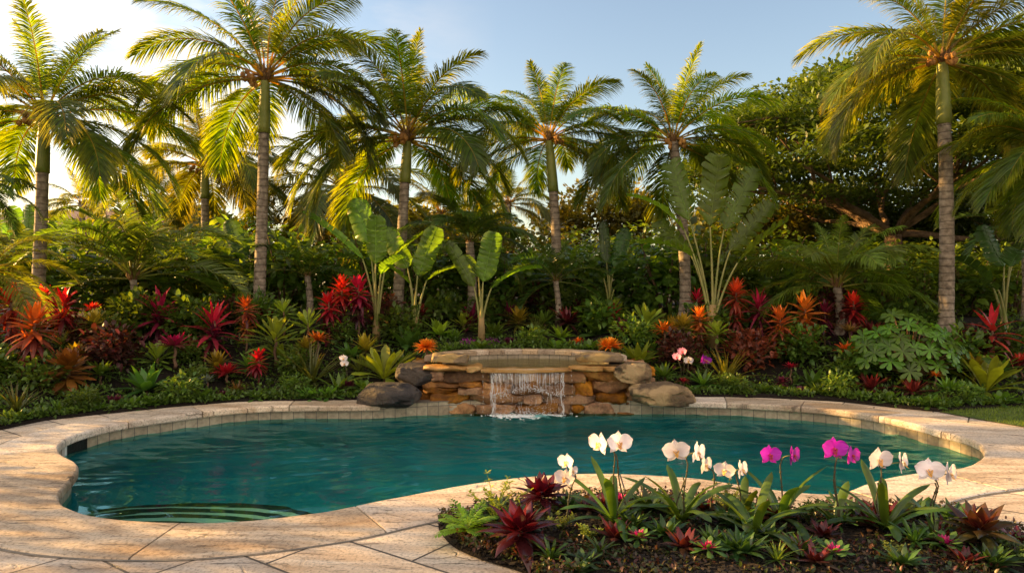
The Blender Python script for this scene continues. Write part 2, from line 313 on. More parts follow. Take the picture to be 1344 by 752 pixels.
# coping stones
rng = random.Random(5)
cuts = []; s = 0
while s < NP*.05 - .5: cuts.append(s); s += rng.uniform(.85, 1.2)
cuts.append(NP*.05)
prof = [(-.045, -.068), (-.052, -.055), (-.052, -.012), (-.046, .003), (-.034, .0115), (-.01, .014), (.47, .014), (.495, .011), (.503, .002), (.503, -.05)]
cop = MB(); cw = .54
def coping_w(x, y):   # wide in front, narrow at the back
    return lerp(.56, .46, smooth((y - 5)/4))
for a, b_ in zip(cuts[:-1], cuts[1:]):
    i0, i1 = int(round(a/.05)), int(round(b_/.05)); mid = PO[(i0 + i1)//2 % NP]; pm = pxof(mid.x, mid.y)
    if mid.y > 9 and 536 < pm < 832: continue
    rr, gg, dz = rng.random(), rng.random(), rng.uniform(-.002, .002)
    vs = []; fs = []; n = i1 - i0; K_ = len(prof)
    for i in range(n + 1):
        sh = .007 if i == 0 else (-.007 if i == n else 0)
        p = PO[(i0 + i) % NP] + (PO[(i0 + i + 1) % NP] - PO[(i0 + i) % NP]).normalized()*sh; nn = NRM[(i0 + i) % NP]; W_ = coping_w(p.x, p.y)/.503
        for (o_, z_) in prof:
            oo = o_*W_ if o_ > 0 else o_; q = p + nn*oo
            j = .004*noise.noise(q*7) if o_ < 0 else 0
            vs.append((q.x + nn.x*j, q.y + nn.y*j, z_ + dz + .002*noise.noise(q*3)))
    for i in range(n):
        for k in range(K_ - 1): fs.append((i*K_ + k, (i + 1)*K_ + k, (i + 1)*K_ + k + 1, i*K_ + k + 1))
    fs += [tuple(range(K_)), tuple(range((n + 1)*K_ - 1, n*K_ - 1, -1))]
    cop.add(vs, fs, (0, gg, rr))
o = obj('pool_coping', cop.mesh('pool_coping', M_cop, smooth=False)); o['kind'] = 'structure'
# mortar bed under and around the coping (dark joint)
vs = []; fs = []
for i in range(NP):
    W_ = coping_w(PO[i].x, PO[i].y)
    a = PO[i] + NRM[i]*-.02; b_ = PO[i] + NRM[i]*(W_ + .022); vs += [(a.x, a.y, .004), (b_.x, b_.y, .004)]
for i in range(NP):
    j = (i + 1) % NP; fs.append((2*i, 2*i + 1, 2*j + 1, 2*j))
mb = MB(); mb.add(vs, fs, (0, 0, 0)); o = obj('coping_mortar', mb.mesh('coping_mortar', M_grout)); o['kind'] = 'structure'
# tile band + shell + floor
def wallstrip(name, z0, z1, mat, off=0, du=.05):
    vs = []; fs = []; uv = []
    for i in range(NP + 1):
        p = PO[i % NP] + NRM[i % NP]*off; vs += [(p.x, p.y, z0), (p.x, p.y, z1)]; uv += [(i*.05, -.15 + (z0 + .205)), (i*.05, -.15 + (z1 + .205))]
    for i in range(NP):
        if z1 > -.1 and PO[i].y > 9 and 566 < pxof(PO[i].x, PO[i].y) < 832: continue
        fs.append((2*i, 2*i + 1, 2*i + 3, 2*i + 2))
    o = obj(name, uvmesh(name, vs, fs, uv, mat)); o['kind'] = 'structure'; return o
wallstrip('pool_tile_band', .0, -.355, M_tile, 0)
wallstrip('pool_wall', -.355, -1.65, M_plaster, 0)
tris = tessellate_polygon([PO])
me = bpy.data.meshes.new('pool_floor'); me.from_pydata([(p.x, p.y, -1.6) for p in PO], [], [tuple(t) for t in tris]); me.materials.append(M_plaster); o = obj('pool_floor', me); o['kind'] = 'structure'
# underwater steps near the front left
mb = MB(); mk = MB()
sc0 = Vector((-2.75, 4.35, 0))
for k, (rx, ry, z) in enumerate([(1.25, 1.0, -.36), (1.65, 1.36, -.56), (2.0, 1.72, -.80), (2.35, 2.1, -1.05)]):
    n = 72; ring_ = [(sc0.x + rx*math.cos(2*PI*i/n), sc0.y + ry*math.sin(2*PI*i/n)) for i in range(n)]
    inn = [(sc0.x + (rx - .09)*math.cos(2*PI*i/n), sc0.y + (ry - .085)*math.sin(2*PI*i/n)) for i in range(n)]
    zt = z - .0005*k
    mb.add([(x, y, zt) for x, y in ring_] + [(x, y, -1.6) for x, y in ring_], [tuple(range(n))] + [(i, i + n, (i + 1) % n + n, (i + 1) % n) for i in range(n)], (0, 0, .5))
    mk.add([(x, y, zt + .004) for x, y in ring_] + [(x, y, zt + .004) for x, y in inn] + [(x*1 + (x - sc0.x)*.003, y + (y - sc0.y)*.003, zt - .05) for x, y in ring_],
           [(i, (i + 1) % n, (i + 1) % n + n, i + n) for i in range(n)] + [(i, i + 2*n, (i + 1) % n + 2*n, (i + 1) % n) for i in range(n)], (0, 0, .5))
o = obj('pool_steps', mb.mesh('pool_steps', M_step, False)); o['kind'] = 'structure'
o = obj('pool_step_tiles', mk.mesh('pool_step_tiles', M_dark, False)); o['kind'] = 'structure'
# water
def watermat(name, scale, strength, tint, dist):
    m, t, b, o = newmat(name); K = t.links.new
    geo = N(t, 'ShaderNodeNewGeometry'); mp = N(t, 'ShaderNodeMapping'); mp.inputs['Scale'].default_value = (.75, 1.7, 1); mp.inputs['Rotation'].default_value = (0, 0, .12); K(geo.outputs['Position'], mp.inputs[0])
    n1 = N(t, 'ShaderNodeTexNoise'); n1.inputs['Scale'].default_value = scale; n1.inputs['Detail'].default_value = 6; n1.inputs['Roughness'].default_value = .55; n1.inputs['Distortion'].default_value = 1.1; K(mp.outputs[0], n1.inputs[0])
    # rings spreading from the fall
    sb = N(t, 'ShaderNodeVectorMath', operation='SUBTRACT'); sb.inputs[1].default_value = (.2, 9.5, -.18); K(geo.outputs['Position'], sb.inputs[0])
    ln = N(t, 'ShaderNodeVectorMath', operation='LENGTH'); K(sb.outputs[0], ln.inputs[0])
    nd = N(t, 'ShaderNodeMath', operation='MULTIPLY_ADD'); nd.inputs[1].default_value = .5; K(n1.outputs[0], nd.inputs[0]); K(ln.outputs['Value'], nd.inputs[2])
    ml = N(t, 'ShaderNodeMath', operation='MULTIPLY'); ml.inputs[1].default_value = 24; K(nd.outputs[0], ml.inputs[0])
    sn = N(t, 'ShaderNodeMath', operation='SINE'); K(ml.outputs[0], sn.inputs[0])
    fo = N(t, 'ShaderNodeMapRange'); fo.inputs[1].default_value = .3; fo.inputs[2].default_value = 4.5; fo.inputs[3].default_value = .22; fo.inputs[4].default_value = .015; K(ln.outputs['Value'], fo.inputs[0])
    m2 = N(t, 'ShaderNodeMath', operation='MULTIPLY'); K(sn.outputs[0], m2.inputs[0]); K(fo.outputs[0], m2.inputs[1])
    nh = N(t, 'ShaderNodeTexNoise'); nh.inputs['Scale'].default_value = scale*3.1; nh.inputs['Detail'].default_value = 3; K(mp.outputs[0], nh.inputs[0])
    nhm = N(t, 'ShaderNodeMath', operation='MULTIPLY_ADD'); nhm.inputs[1].default_value = .34; K(nh.outputs[0], nhm.inputs[0]); K(n1.outputs[0], nhm.inputs[2])
    ad = N(t, 'ShaderNodeMath', operation='ADD'); K(m2.outputs[0], ad.inputs[0]); K(nhm.outputs[0], ad.inputs[1])
    calm = N(t, 'ShaderNodeMapRange'); calm.inputs[1].default_value = 1.5; calm.inputs[2].default_value = 3.2; calm.inputs[3].default_value = .025; calm.inputs[4].default_value = 1.0
    s3 = N(t, 'ShaderNodeVectorMath', operation='SUBTRACT'); s3.inputs[1].default_value = (-2.7, 4.9, -.18); K(geo.outputs['Position'], s3.inputs[0]); l3 = N(t, 'ShaderNodeVectorMath', operation='LENGTH'); K(s3.outputs[0], l3.inputs[0]); K(l3.outputs['Value'], calm.inputs[0])
    ad2 = N(t, 'ShaderNodeMath', operation='MULTIPLY'); K(ad.outputs[0], ad2.inputs[0]); K(calm.outputs[0], ad2.inputs[1]); ad = ad2
    bp = N(t, 'ShaderNodeBump'); bp.inputs['Strength'].default_value = strength; bp.inputs['Distance'].default_value = dist; K(ad.outputs[0], bp.inputs['Height'])
    g = N(t, 'ShaderNodeBsdfGlass'); g.inputs['IOR'].default_value = 1.33; g.inputs['Roughness'].default_value = 0.02; g.inputs['Color'].default_value = rgba(tint); K(bp.outputs[0], g.inputs['Normal']); K(g.outputs[0], o.inputs[0]); return m
M_water = watermat('pool_water', 4.2, 1.0, (.5, .96, .97), .006)
# the surface is a real rippled sheet
def pool_water():
    st = .026; R = ring(PO, .05); xs_ = np.arange(min(p.x for p in R), max(p.x for p in R), st); ys_ = np.arange(min(p.y for p in R), max(p.y for p in R), st)
    X, Y = np.meshgrid(xs_, ys_, indexing='ij'); px_ = np.array([p.x for p in R]); py_ = np.array([p.y for p in R]); ins = np.zeros(X.shape, bool); j_ = len(px_) - 1
    for i_ in range(len(px_)):
        c = (py_[i_] > Y) != (py_[j_] > Y)
        with np.errstate(divide='ignore', invalid='ignore'): xi = (px_[j_] - px_[i_])*(Y - py_[i_])/(py_[j_] - py_[i_]) + px_[i_]
        ins ^= c & (X < xi); j_ = i_
    rg = np.random.RandomState(4); Z = np.zeros_like(X)
    wx = X + .10*np.sin(Y*2.3 + 1) + .06*np.sin(X*3.1 + Y*1.7); wy = Y + .09*np.sin(X*1.9) + .05*np.sin(X*4.3 - Y*2.9)
    for k in range(60):
        lam = .11*(7.0**rg.rand()); th = PI/2 + rg.normal(0, .55); kk = 2*PI/lam; env = .55 + .45*np.sin(X*rg.uniform(.5, 2) + Y*rg.uniform(.8, 2.4) + rg.rand()*6)
        Z += env*(.024/kk)*np.sin(kk*(wx*math.cos(th) + wy*math.sin(th)) + rg.rand()*6.28)
    r = np.hypot(X - .2, Y - 9.45); Z *= 1 + .9*np.exp(-r/1.6)
    Z += .0035*np.exp(-r/1.3)*np.sin(r*34 + 1.3*np.sin(X*5) + .9*np.sin(Y*7))
    calm = np.clip((np.hypot(X + 2.7, (Y - 4.9)) - .8)/2.2, .22, 1); Z *= calm
    idx = -np.ones(X.shape, int); cell = ins[:-1, :-1] & ins[1:, :-1] & ins[:-1, 1:] & ins[1:, 1:]; use = np.zeros(X.shape, bool)
    for a in (0, 1):
        for b in (0, 1): use[a:X.shape[0] - 1 + a, b:X.shape[1] - 1 + b] |= cell
    idx[use] = np.arange(use.sum()); V = np.stack([X[use], Y[use], WZ + Z[use]], 1); a, b = np.nonzero(cell)
    F = np.stack([idx[a, b], idx[a + 1, b], idx[a + 1, b + 1], idx[a, b + 1]], 1); me = bpy.data.meshes.new('pool_water'); me.from_pydata(V.tolist(), [], F.tolist()); me.polygons.foreach_set('use_smooth', [True]*len(F)); me.materials.append(M_water); me.update()
    if me.polygons[0].normal.z < 0: me.flip_normals()
    o = obj('pool_water', me); o['kind'] = 'structure'
pool_water()
# deck sheet with the pool cut out, ground to the horizon
def holed(name, outer, z, mat, hole_off):
    inner = ring(PO, hole_off); polys = [[Vector((x, y, 0)) for x, y in outer], inner[::-1]]
    allv = polys[0] + polys[1]; ts = tessellate_polygon(polys); me = bpy.data.meshes.new(name); me.from_pydata([(v.x, v.y, z) for v in allv], [], [tuple(t) for t in ts])
    me.materials.append(mat); me.update()
    bm = bmesh.new(); bm.from_mesh(me); bmesh.ops.recalc_face_normals(bm, faces=bm.faces)
    bm.faces.ensure_lookup_table()
    if sum(f.normal.z for f in bm.faces) < 0: bmesh.ops.reverse_faces(bm, faces=bm.faces)
    bm.to_mesh(me); bm.free(); o = obj(name, me); o['kind'] = 'structure'; return o
holed('deck', [(-7.6, -7), (9, -7), (9, 12.2), (-7.6, 12.2)], 0.0, M_deck, .2)
M_soil = plainmat('soil', (.004, .003, .002), (.018, .012, .008), scale=26, rough=.95, bump=1.0, bscale=60, dist=.04)
M_ground = plainmat('ground_soil', (.03, .03, .015), (.06, .055, .03), scale=1.5, rough=.95, bump=.5)
holed('ground', [(-400, -300), (400, -300), (400, 700), (-400, 700)], -.04, M_ground, .3)
# garden bed terrain
xs = [-6000, -3500, -2400] + list(range(-1717, 2400, 12)) + [2400, 3500, 6000]; ds = [-.012, 0, .06, .15, .3, .5, .75, 1, 1.3, 1.6, 2, 2.4, 2.8, 3.2, 3.7, 4.5, 6, 9, 15, 40, 160]
mb = MB(); vs = []; fs = []
for a in xs:
    for j, d in enumerate(ds):
        Y = interp(EDGE, a) + max(0, d); X = (a - 672)/FPX*Y
        z = -.03 if d < 0 else gz(X, Y + 1e-4) + (.025*noise.noise(Vector((X*2.3, Y*2.3, 0))) if d > .1 else 0)
        vs.append((X, Y, z))
n = len(ds)
for i in range(len(xs) - 1):
    for j in range(n - 1): fs.append((i*n + j, (i + 1)*n + j, (i + 1)*n + j + 1, i*n + j + 1))
mb.add(vs, fs, (0, 0, .5)); o = obj('garden_bed', mb.mesh('garden_bed', M_soil)); o['kind'] = 'structure'
# lawn at the right
M_grassbase = plainmat('lawn_base', (.05, .09, .015), (.09, .13, .025), scale=12, rough=.9, bump=.8)
low = [(5.44, 8.66), (5.60, 8.20), (5.81, 7.75), (6.4, 7.1), (7.2, 6.5), (9, 5.6), (16, 4.8)]; up = [((a - 672)/FPX*interp(EDGE, a), interp(EDGE, a) + .05) for a in range(1236, 2600, 40)]
lawn = [Vector((x, y, 0)) for x, y in low] + [Vector((16, 9.7, 0))] + [Vector((x, y, 0)) for x, y in up[::-1] if x < 16]
me = bpy.data.meshes.new('lawn'); me.from_pydata([(p.x, p.y, .012) for p in lawn], [], [tuple(t) for t in tessellate_polygon([lawn])]); me.materials.append(M_grassbase); o = obj('lawn', me); o['kind'] = 'structure'
mb = MB(); rng = random.Random(3)
for i in range(24000):
    x = rng.uniform(5.4, 8.2); y = rng.uniform(5.6, 9.4)
    if not inpoly(x, y, lawn): continue
    h_ = rng.uniform(.02, .045); a = rng.random()*6.28; l_ = rng.uniform(0, .02); dx, dy = math.cos(a)*.0035, math.sin(a)*.0035
    mb.add([(x - dx, y - dy, .01), (x + dx, y + dy, .01), (x + l_*math.sin(a), y - l_*math.cos(a), .01 + h_)], [(0, 1, 2)], (1, rng.random(), rng.random()))
tag(obj('lawn_grass', mb.mesh('lawn_grass', leafmat('grass', (.07, .13, .02), (.14, .19, .03), trans=.4))), 'short green lawn grass beyond the stone deck', 'grass', kind='stuff')
# skimmer mouth in the tile band, left end
def atpx(px, py, z=0): return gp(px, py, z)
sk = thing('pool_skimmer', 'dark skimmer opening with white guide in the tiled pool wall', 'skimmer')
best = min(range(NP), key=lambda i: (PO[i] - gp(100, 570)).length); mb = MB(); ml = MB()
def slab(mb, i0, i1, z0, z1, off0, off1):
    vs = []; fs = []
    for i in range(i0, i1 + 1):
        p = PO[i % NP]; nn = NRM[i % NP]
        for (o_, z_) in ((off0, z0), (off0, z1), (off1, z1), (off1, z0)): vs.append((p.x + nn.x*o_, p.y + nn.y*o_, z_))
    for k in range(i1 - i0):
        for q in range(4): fs.append((4*k + q, 4*k + 4 + q, 4*k + 4 + (q + 1) % 4, 4*k + (q + 1) % 4))
    fs += [(0, 1, 2, 3), tuple(4*(i1 - i0) + q for q in (3, 2, 1, 0))]; mb.add(vs, fs, (0, 0, .5))
slab(mb, best - 4, best + 4, -.07, -.24, -.006, -.001); obj('opening', mb.mesh('opening', M_dark, False), sk)
M_white = plainmat('white_plastic', (.6, .62, .6), (.66, .68, .66), rough=.4, bump=0)
slab(ml, best + 4, best + 5, -.075, -.24, -.03, -.001); obj('guide', ml.mesh('guide', M_white, False), sk)
# ---------------------------------------------------------------- raised spa
spa = thing('spa', 'raised stone spa with a pale coping rim spilling into the pool', 'spa')
M_wallstone = None
def rockmat(name, stops, rough=.75, patch=None, patch_amt=.5, scale=3.0, attr=False, bump=.9):
    m, t, b, o = newmat(name); K = t.links.new
    tc = N(t, 'ShaderNodeTexCoord'); nz = N(t, 'ShaderNodeTexNoise'); nz.inputs['Scale'].default_value = scale; nz.inputs['Detail'].default_value = 10; nz.inputs['Roughness'].default_value = .7; K(tc.outputs['Object'], nz.inputs[0])
    r = ramp(t, stops, nz.outputs[0]); cur = r.outputs[0]
    if patch:
        n3 = N(t, 'ShaderNodeTexNoise'); n3.inputs['Scale'].default_value = 2.1; n3.inputs['Detail'].default_value = 5; n3.inputs['Distortion'].default_value = .7
        mp = N(t, 'ShaderNodeMapping'); mp.inputs['Location'].default_value = (3.1, 1.7, .4); K(tc.outputs['Object'], mp.inputs[0]); K(mp.outputs[0], n3.inputs[0])
        r3 = ramp(t, [(.50, 0), (.56, patch_amt)], n3.outputs[0]); mm = N(t, 'ShaderNodeMixRGB'); mm.inputs[2].default_value = rgba(patch); K(r3.outputs[0], mm.inputs[0]); K(cur, mm.inputs[1]); cur = mm.outputs[0]
    if attr:
        at = N(t, 'ShaderNodeAttribute', attribute_name='lf'); s = N(t, 'ShaderNodeSeparateXYZ'); K(at.outputs['Vector'], s.inputs[0])
        hs = N(t, 'ShaderNodeHueSaturation'); vv = N(t, 'ShaderNodeMapRange'); vv.inputs[3].default_value = .55; vv.inputs[4].default_value = 1.45; K(s.outputs[2], vv.inputs[0]); sv = N(t, 'ShaderNodeMapRange'); sv.inputs[3].default_value = .7; sv.inputs[4].default_value = 1.15; K(s.outputs[1], sv.inputs[0])
        K(cur, hs.inputs['Color']); K(vv.outputs[0], hs.inputs['Value']); K(sv.outputs[0], hs.inputs['Saturation']); cur = hs.outputs[0]
    K(cur, b.inputs['Base Color']); b.inputs['Roughness'].default_value = rough; b.inputs['Specular IOR Level'].default_value = .35
    n2 = N(t, 'ShaderNodeTexNoise'); n2.inputs['Scale'].default_value = 16; n2.inputs['Detail'].default_value = 10; n2.inputs['Roughness'].default_value = .7; K(tc.outputs['Object'], n2.inputs[0])
    bp = N(t, 'ShaderNodeBump'); bp.inputs['Strength'].default_value = bump; bp.inputs['Distance'].default_value = .05; K(n2.outputs[0], bp.inputs['Height']); K(bp.outputs[0], b.inputs['Normal']); return m
M_wallstone = rockmat('wall_stone', [(.3, (.07, .028, .009)), (.45, (.20, .078, .012)), (.6, (.44, .185, .024)), (.75, (.62, .34, .07))], rough=.55, attr=True)
def cutplanes(rng, n, lo, hi):
    o = []
    for _ in range(n):
        v = Vector((rng.gauss(0, 1), rng.gauss(0, 1), rng.gauss(0, 1))).normalized(); o.append((v, rng.uniform(lo, hi)))
    return o
def facet(p, pl, k=.92):
    for v, d in pl:
        q = p.dot(v)
        if q > d: p = p - v*(q - d)*k
    return p
def stone(mb, c, sx, sy, sz, rng, g=None):
    """one rough squared stone: subdivided rounded box with noise"""
    bm = bmesh.new(); bmesh.ops.create_cube(bm, size=1); bmesh.ops.subdivide_edges(bm, edges=bm.edges[:], cuts=7, use_grid_fill=True)
    sd = Vector((rng.random()*50, rng.random()*50, rng.random()*50)); vs = []
    mn = min(sx, sz); k = .16*mn; PLN = cutplanes(rng, 9, .50, .66)
    for v in bm.verts:
        p = facet(v.co.copy(), PLN); q = Vector((p.x*sx, p.y*sy, p.z*sz))
        qq = Vector((max(-sx/2 + k, min(sx/2 - k, q.x)), max(-sy/2 + k*.8, min(sy/2 - k*.8, q.y)), max(-sz/2 + k, min(sz/2 - k, q.z))))
        dd = q - qq
        if dd.length > 1e-6: q = qq + dd.normalized()*min(dd.length, k*1.04)
        q = q + Vector([noise.noise(q*6 + sd + Vector((a_*9, 0, 0))) for a_ in range(3)])*mn*.26 + Vector([noise.noise(q*17 + sd + Vector((a_*9, 0, 0))) for a_ in range(3)])*mn*.13
        vs.append(Vector(c) + q)
    fs = [tuple(v.index for v in f.verts) for f in bm.faces]; bm.free()
    mb.add(vs, fs, (0, rng.random() if g is None else g, rng.random()))
rng = random.Random(12)
def wallY(x): return 9.66 - .10*math.cos((x - .2)/1.6*1.3) + (0.0 if abs(x - .2) < .9 else 0)
mb = MB()
z = -.34; rows = [.16, .13, .14, .17, .15]
for ri, h_ in enumerate(rows):
    x = -1.42 + .03*ri + rng.uniform(0, .15); xe = 1.92 - .03*ri
    while x < xe:
        l_ = rng.uniform(.16, .62) if rng.random() < .75 else rng.uniform(.5, .8)
        l_ = min(l_, xe - x + .1); cz = z + h_/2
        dep = rng.uniform(-.05, .03)
        if h_ > .14 and rng.random() < .3:
            stone(mb, (x + l_/2, wallY(x + l_/2) + .16 + dep, cz + h_*.25), l_, .36, h_*.5, rng); stone(mb, (x + l_/2, wallY(x + l_/2) + .16 + dep - .02, cz - h_*.25), l_, .36, h_*.5, rng)
        else: stone(mb, (x + l_/2, wallY(x + l_/2) + .16 + dep, cz + rng.uniform(-.008, .008)), l_ + .012, .36, h_ + .012, rng)
        x += l_ + .004
    z += h_
# side returns going back
for sx_, s_ in ((-1.36, -1), (1.86, 1)):
    for k in range(4):
        zz = -.02
        for h_ in (.17, .15, .14): stone(mb, (sx_ + s_*.04, 9.95 + k*.33, zz + h_/2), .3, .36, h_, rng); zz += h_
obj('stone_wall', mb.mesh('stone_wall', M_wallstone), spa)
mb = MB(); mb.add([(-1.34, 9.80, -.4), (1.84, 9.80, -.4), (1.84, 9.80, .43), (-1.34, 9.80, .43), (-1.34, 11.2, .43), (1.84, 11.2, .43), (1.84, 11.2, -.4), (-1.34, 11.2, -.4)], [(0, 1, 2, 3), (0, 3, 4, 7), (1, 6, 5, 2)], (0, 0, .1)); obj('backing', mb.mesh('backing', M_dark, False), spa)
# rim: broken ring of coping stones (back arc), seen from px 575 to 815
SC = Vector((.2, 10.02, 0)); RX, RY = 1.22, .92
def ell(th, rx, ry): return Vector((SC.x + rx*math.cos(th), SC.y + ry*math.sin(th), 0))
mb = MB(); M_rim = stonemat('spa_rim_stone', [(.22, .15, .09), (.42, .30, .19), (.52, .41, .28), (.45, .34, .22)], joints=False)
th = math.radians(2); rng = random.Random(4)
while th < math.radians(178):
    t1 = min(math.radians(178), th + rng.uniform(.13, .26)); n = 6; vs = []; fs = []
    pr = [(-.03, .52), (-.035, .575), (-.02, .588), (.26, .588), (.275, .57), (.275, .50)]
    for i in range(n + 1):
        a = lerp(th + .004, t1 - .004, i/n)
        for (o_, z_) in pr:
            p = ell(a, RX + o_, RY + o_); vs.append((p.x, p.y, z_ + .004*noise.noise(p*5)))
    for i in range(n):
        for k in range(5): fs.append((i*6 + k, i*6 + k + 1, (i + 1)*6 + k + 1, (i + 1)*6 + k))
    fs += [tuple(range(6)), tuple(range((n + 1)*6 - 1, n*6 - 1, -1))]; mb.add(vs, fs, (0, rng.random(), rng.random())); th = t1
obj('rim', mb.mesh('rim', M_rim, False), spa)
# inner tile and floor, spa water
vs = []; fs = []; uv = []; n = 60
for i in range(n + 1):
    a = PI*i/n; p = ell(a, RX, RY); vs += [(p.x, p.y, .25), (p.x, p.y, .56)]; uv += [(i*.057, .25 - .42), (i*.057, .56 - .42)]
for i in range(n): fs.append((2*i, 2*i + 2, 2*i + 3, 2*i + 1))
obj('inner_tile', uvmesh('inner_tile', vs, fs, uv, M_tile), spa)
M_spafloor = plainmat('spa_floor', (.16, .12, .06), (.24, .18, .09), scale=3, rough=.6)
fl = [ell(PI*i/n, RX + .01, RY + .01) for i in range(n + 1)] + [Vector((-.9, 9.66, 0)), Vector((1.3, 9.66, 0))]
me = bpy.data.meshes.new('spa_floor'); me.from_pydata([(p.x, p.y, .30) for p in fl], [], [tuple(range(len(fl)))]); me.materials.append(M_spafloor); obj('spa_floor', me, spa)
M_spawater = watermat('spa_water', 4.0, .6, (.85, .86, .7), .012)
fl = [ell(PI*i/n, RX, RY) for i in range(n + 1)] + [Vector((-.98, 9.75, 0)), Vector((-.35, 9.64, 0)), Vector((.75, 9.64, 0)), Vector((1.38, 9.75, 0))]
me = bpy.data.meshes.new('water_surface'); me.from_pydata([(p.x, p.y, .452) for p in fl], [], [tuple(range(len(fl)))]); me.materials.append(M_spawater); me.update()
if me.polygons[0].normal.z < 0: me.flip_normals()
obj('water_surface', me, spa)
# spill lip stones: thin flat orange slabs along the front
mb = MB(); rng = random.Random(9)
for (x0, x1, zc, hh) in [(-1.22, -.62, .455, .075), (-.62, -.42, .45, .085), (-.42, .82, .425, .05), (.82, 1.25, .455, .07), (1.22, 1.62, .45, .07)]:
    stone(mb, ((x0 + x1)/2, wallY((x0 + x1)/2) + .05, zc), x1 - x0 + .02, .34, hh, rng, .9)
obj('spill_ledge', mb.mesh('spill_ledge', rockmat('ledge_stone', [(.3, (.22, .10, .03)), (.5, (.45, .24, .07)), (.7, (.55, .36, .15))], rough=.35), True), spa)
M_black = rockmat('boulder_stone', [(.3, (.014, .013, .014)), (.5, (.036, .033, .034)), (.65, (.075, .066, .06)), (.8, (.13, .11, .09))], rough=.7, patch=(.12, .09, .06), patch_amt=.4)
M_gold = rockmat('tan_boulder_stone', [(.3, (.05, .036, .024)), (.48, (.12, .085, .05)), (.65, (.24, .165, .085)), (.8, (.36, .25, .12))], rough=.75, patch=(.46, .33, .17), patch_amt=.75)
M_slab = rockmat('slab_stone', [(.3, (.09, .07, .05)), (.5, (.19, .14, .09)), (.7, (.32, .23, .13))], rough=.7, patch=(.50, .34, .12), patch_amt=.7)
def boulder(name, label, c, sx, sy, sz, seed, mat, flat=.5, rz=0, tilt=0):
    bm = bmesh.new(); bmesh.ops.create_icosphere(bm, subdivisions=5, radius=.5); sd = Vector((seed*3.1, seed*7.7, 1)); mb = MB(); vs = []; BPL = cutplanes(random.Random(int(seed*10)), 16, .36, .47)
    for v in bm.verts:
        p = v.co.copy(); n = p.normalized()
        # facet-like planes soften the ball
        r = 1 + .34*noise.noise(n*1.3 + sd) + .18*noise.noise(n*3 + sd) + .08*noise.noise(n*7 + sd) + .035*noise.noise(n*18 + sd) - .06*max(0, .25 - abs(noise.noise(n*2.3 + sd*2)))
        p = p*r
        p = facet(p, BPL)
        p = Vector([math.copysign(min(abs(a_), .40 + .25*(abs(a_) - .40)) if abs(a_) > .40 else abs(a_), a_) for a_ in p])
        vs.append(Vector((p.x*sx*1.12, p.y*sy*1.12, p.z*sz*1.12)))
    fs = [tuple(v.index for v in f.verts) for f in bm.faces]; bm.free(); mb.add(vs, fs, (0, 0, .5))
    o = obj(name, mb.mesh(name, mat), None, c, (0, tilt, rz)); tag(o, label, 'boulder', 'boulders around the spa wall'); return o
boulder('boulder', 'large dark grey boulder low beside the pool edge, darkest of the rocks', ap(511, 519, 9.35), .93, .6, .36, 1.3, M_black, tilt=-.03)
boulder('boulder', 'dark grey boulder resting above the lowest dark rock beside the spa wall', ap(549, 491, 9.75), .63, .5, .36, 2.2, M_black, tilt=.1)
boulder('boulder', 'small rounded rock with a golden sunlit face on the stone wall', ap(829, 489, 9.58), .56, .45, .33, 6.3, M_gold)
boulder('boulder', 'wide flat tan and grey boulder on the pool edge under the small rounded rock', ap(868, 516, 9.38), .90, .6, .33, 8.4, M_gold, tilt=.04)
mb = MB(); rng = random.Random(31); stone(mb, (0, 0, 0), .52, .36, .12, rng)
tag(obj('rim_rock', mb.mesh('rim_rock', M_slab), None, ap(591, 470, 9.72)), 'flat grey slab capping the spa rim next to the dark boulders', 'rock')
mb = MB(); stone(mb, (0, 0, 0), .64, .36, .12, rng)
tag(obj('rim_rock', mb.mesh('rim_rock', M_slab), None, ap(786, 469, 9.72)), 'pale slab with golden patches capping the spa rim near the rounded rock', 'rock')
# small wall-foot rocks
mb = MB(); rng = random.Random(8)
# ---------------------------------------------------------------- waterfall
def fallmat():
    m, t, b, o = newmat('falling_water'); K = t.links.new
    g = N(t, 'ShaderNodeBsdfGlossy'); g.inputs['Roughness'].default_value = .08; g.inputs['Color'].default_value = (1, 1, 1, 1)
    tr = N(t, 'ShaderNodeBsdfTransparent'); tr.inputs['Color'].default_value = (.97, .97, .96, 1)
    geo = N(t, 'ShaderNodeNewGeometry'); mp = N(t, 'ShaderNodeMapping'); mp.inputs['Scale'].default_value = (26, 6, 2.0); K(geo.outputs['Position'], mp.inputs[0])
    nz = N(t, 'ShaderNodeTexNoise'); nz.inputs['Scale'].default_value = 1.0; nz.inputs['Detail'].default_value = 4; K(mp.outputs[0], nz.inputs[0])
    r = ramp(t, [(.42, .04), (.6, .22), (.75, .6)], nz.outputs[0]); bp = N(t, 'ShaderNodeBump'); bp.inputs['Distance'].default_value = .03; K(nz.outputs[0], bp.inputs['Height']); K(bp.outputs[0], g.inputs['Normal'])
    d = N(t, 'ShaderNodeBsdfDiffuse'); d.inputs[0].default_value = (.8, .8, .82, 1); m1 = N(t, 'ShaderNodeMixShader'); m1.inputs[0].default_value = .45; K(g.outputs[0], m1.inputs[1]); K(d.outputs[0], m1.inputs[2])
    ms = N(t, 'ShaderNodeMixShader'); K(r.outputs[0], ms.inputs[0]); K(tr.outputs[0], ms.inputs[1]); K(m1.outputs[0], ms.inputs[2]); K(ms.outputs[0], o.inputs[0]); return m
M_fall = fallmat()
M_drop, t_, b_, o_ = newmat('water_drops'); b_.inputs['Base Color'].default_value = (.85, .86, .88, 1); b_.inputs['Roughness'].default_value = .12; b_.inputs['Specular IOR Level'].default_value = .8; b_.inputs['Transmission Weight'].default_value = .35; b_.inputs['IOR'].default_value = 1.33
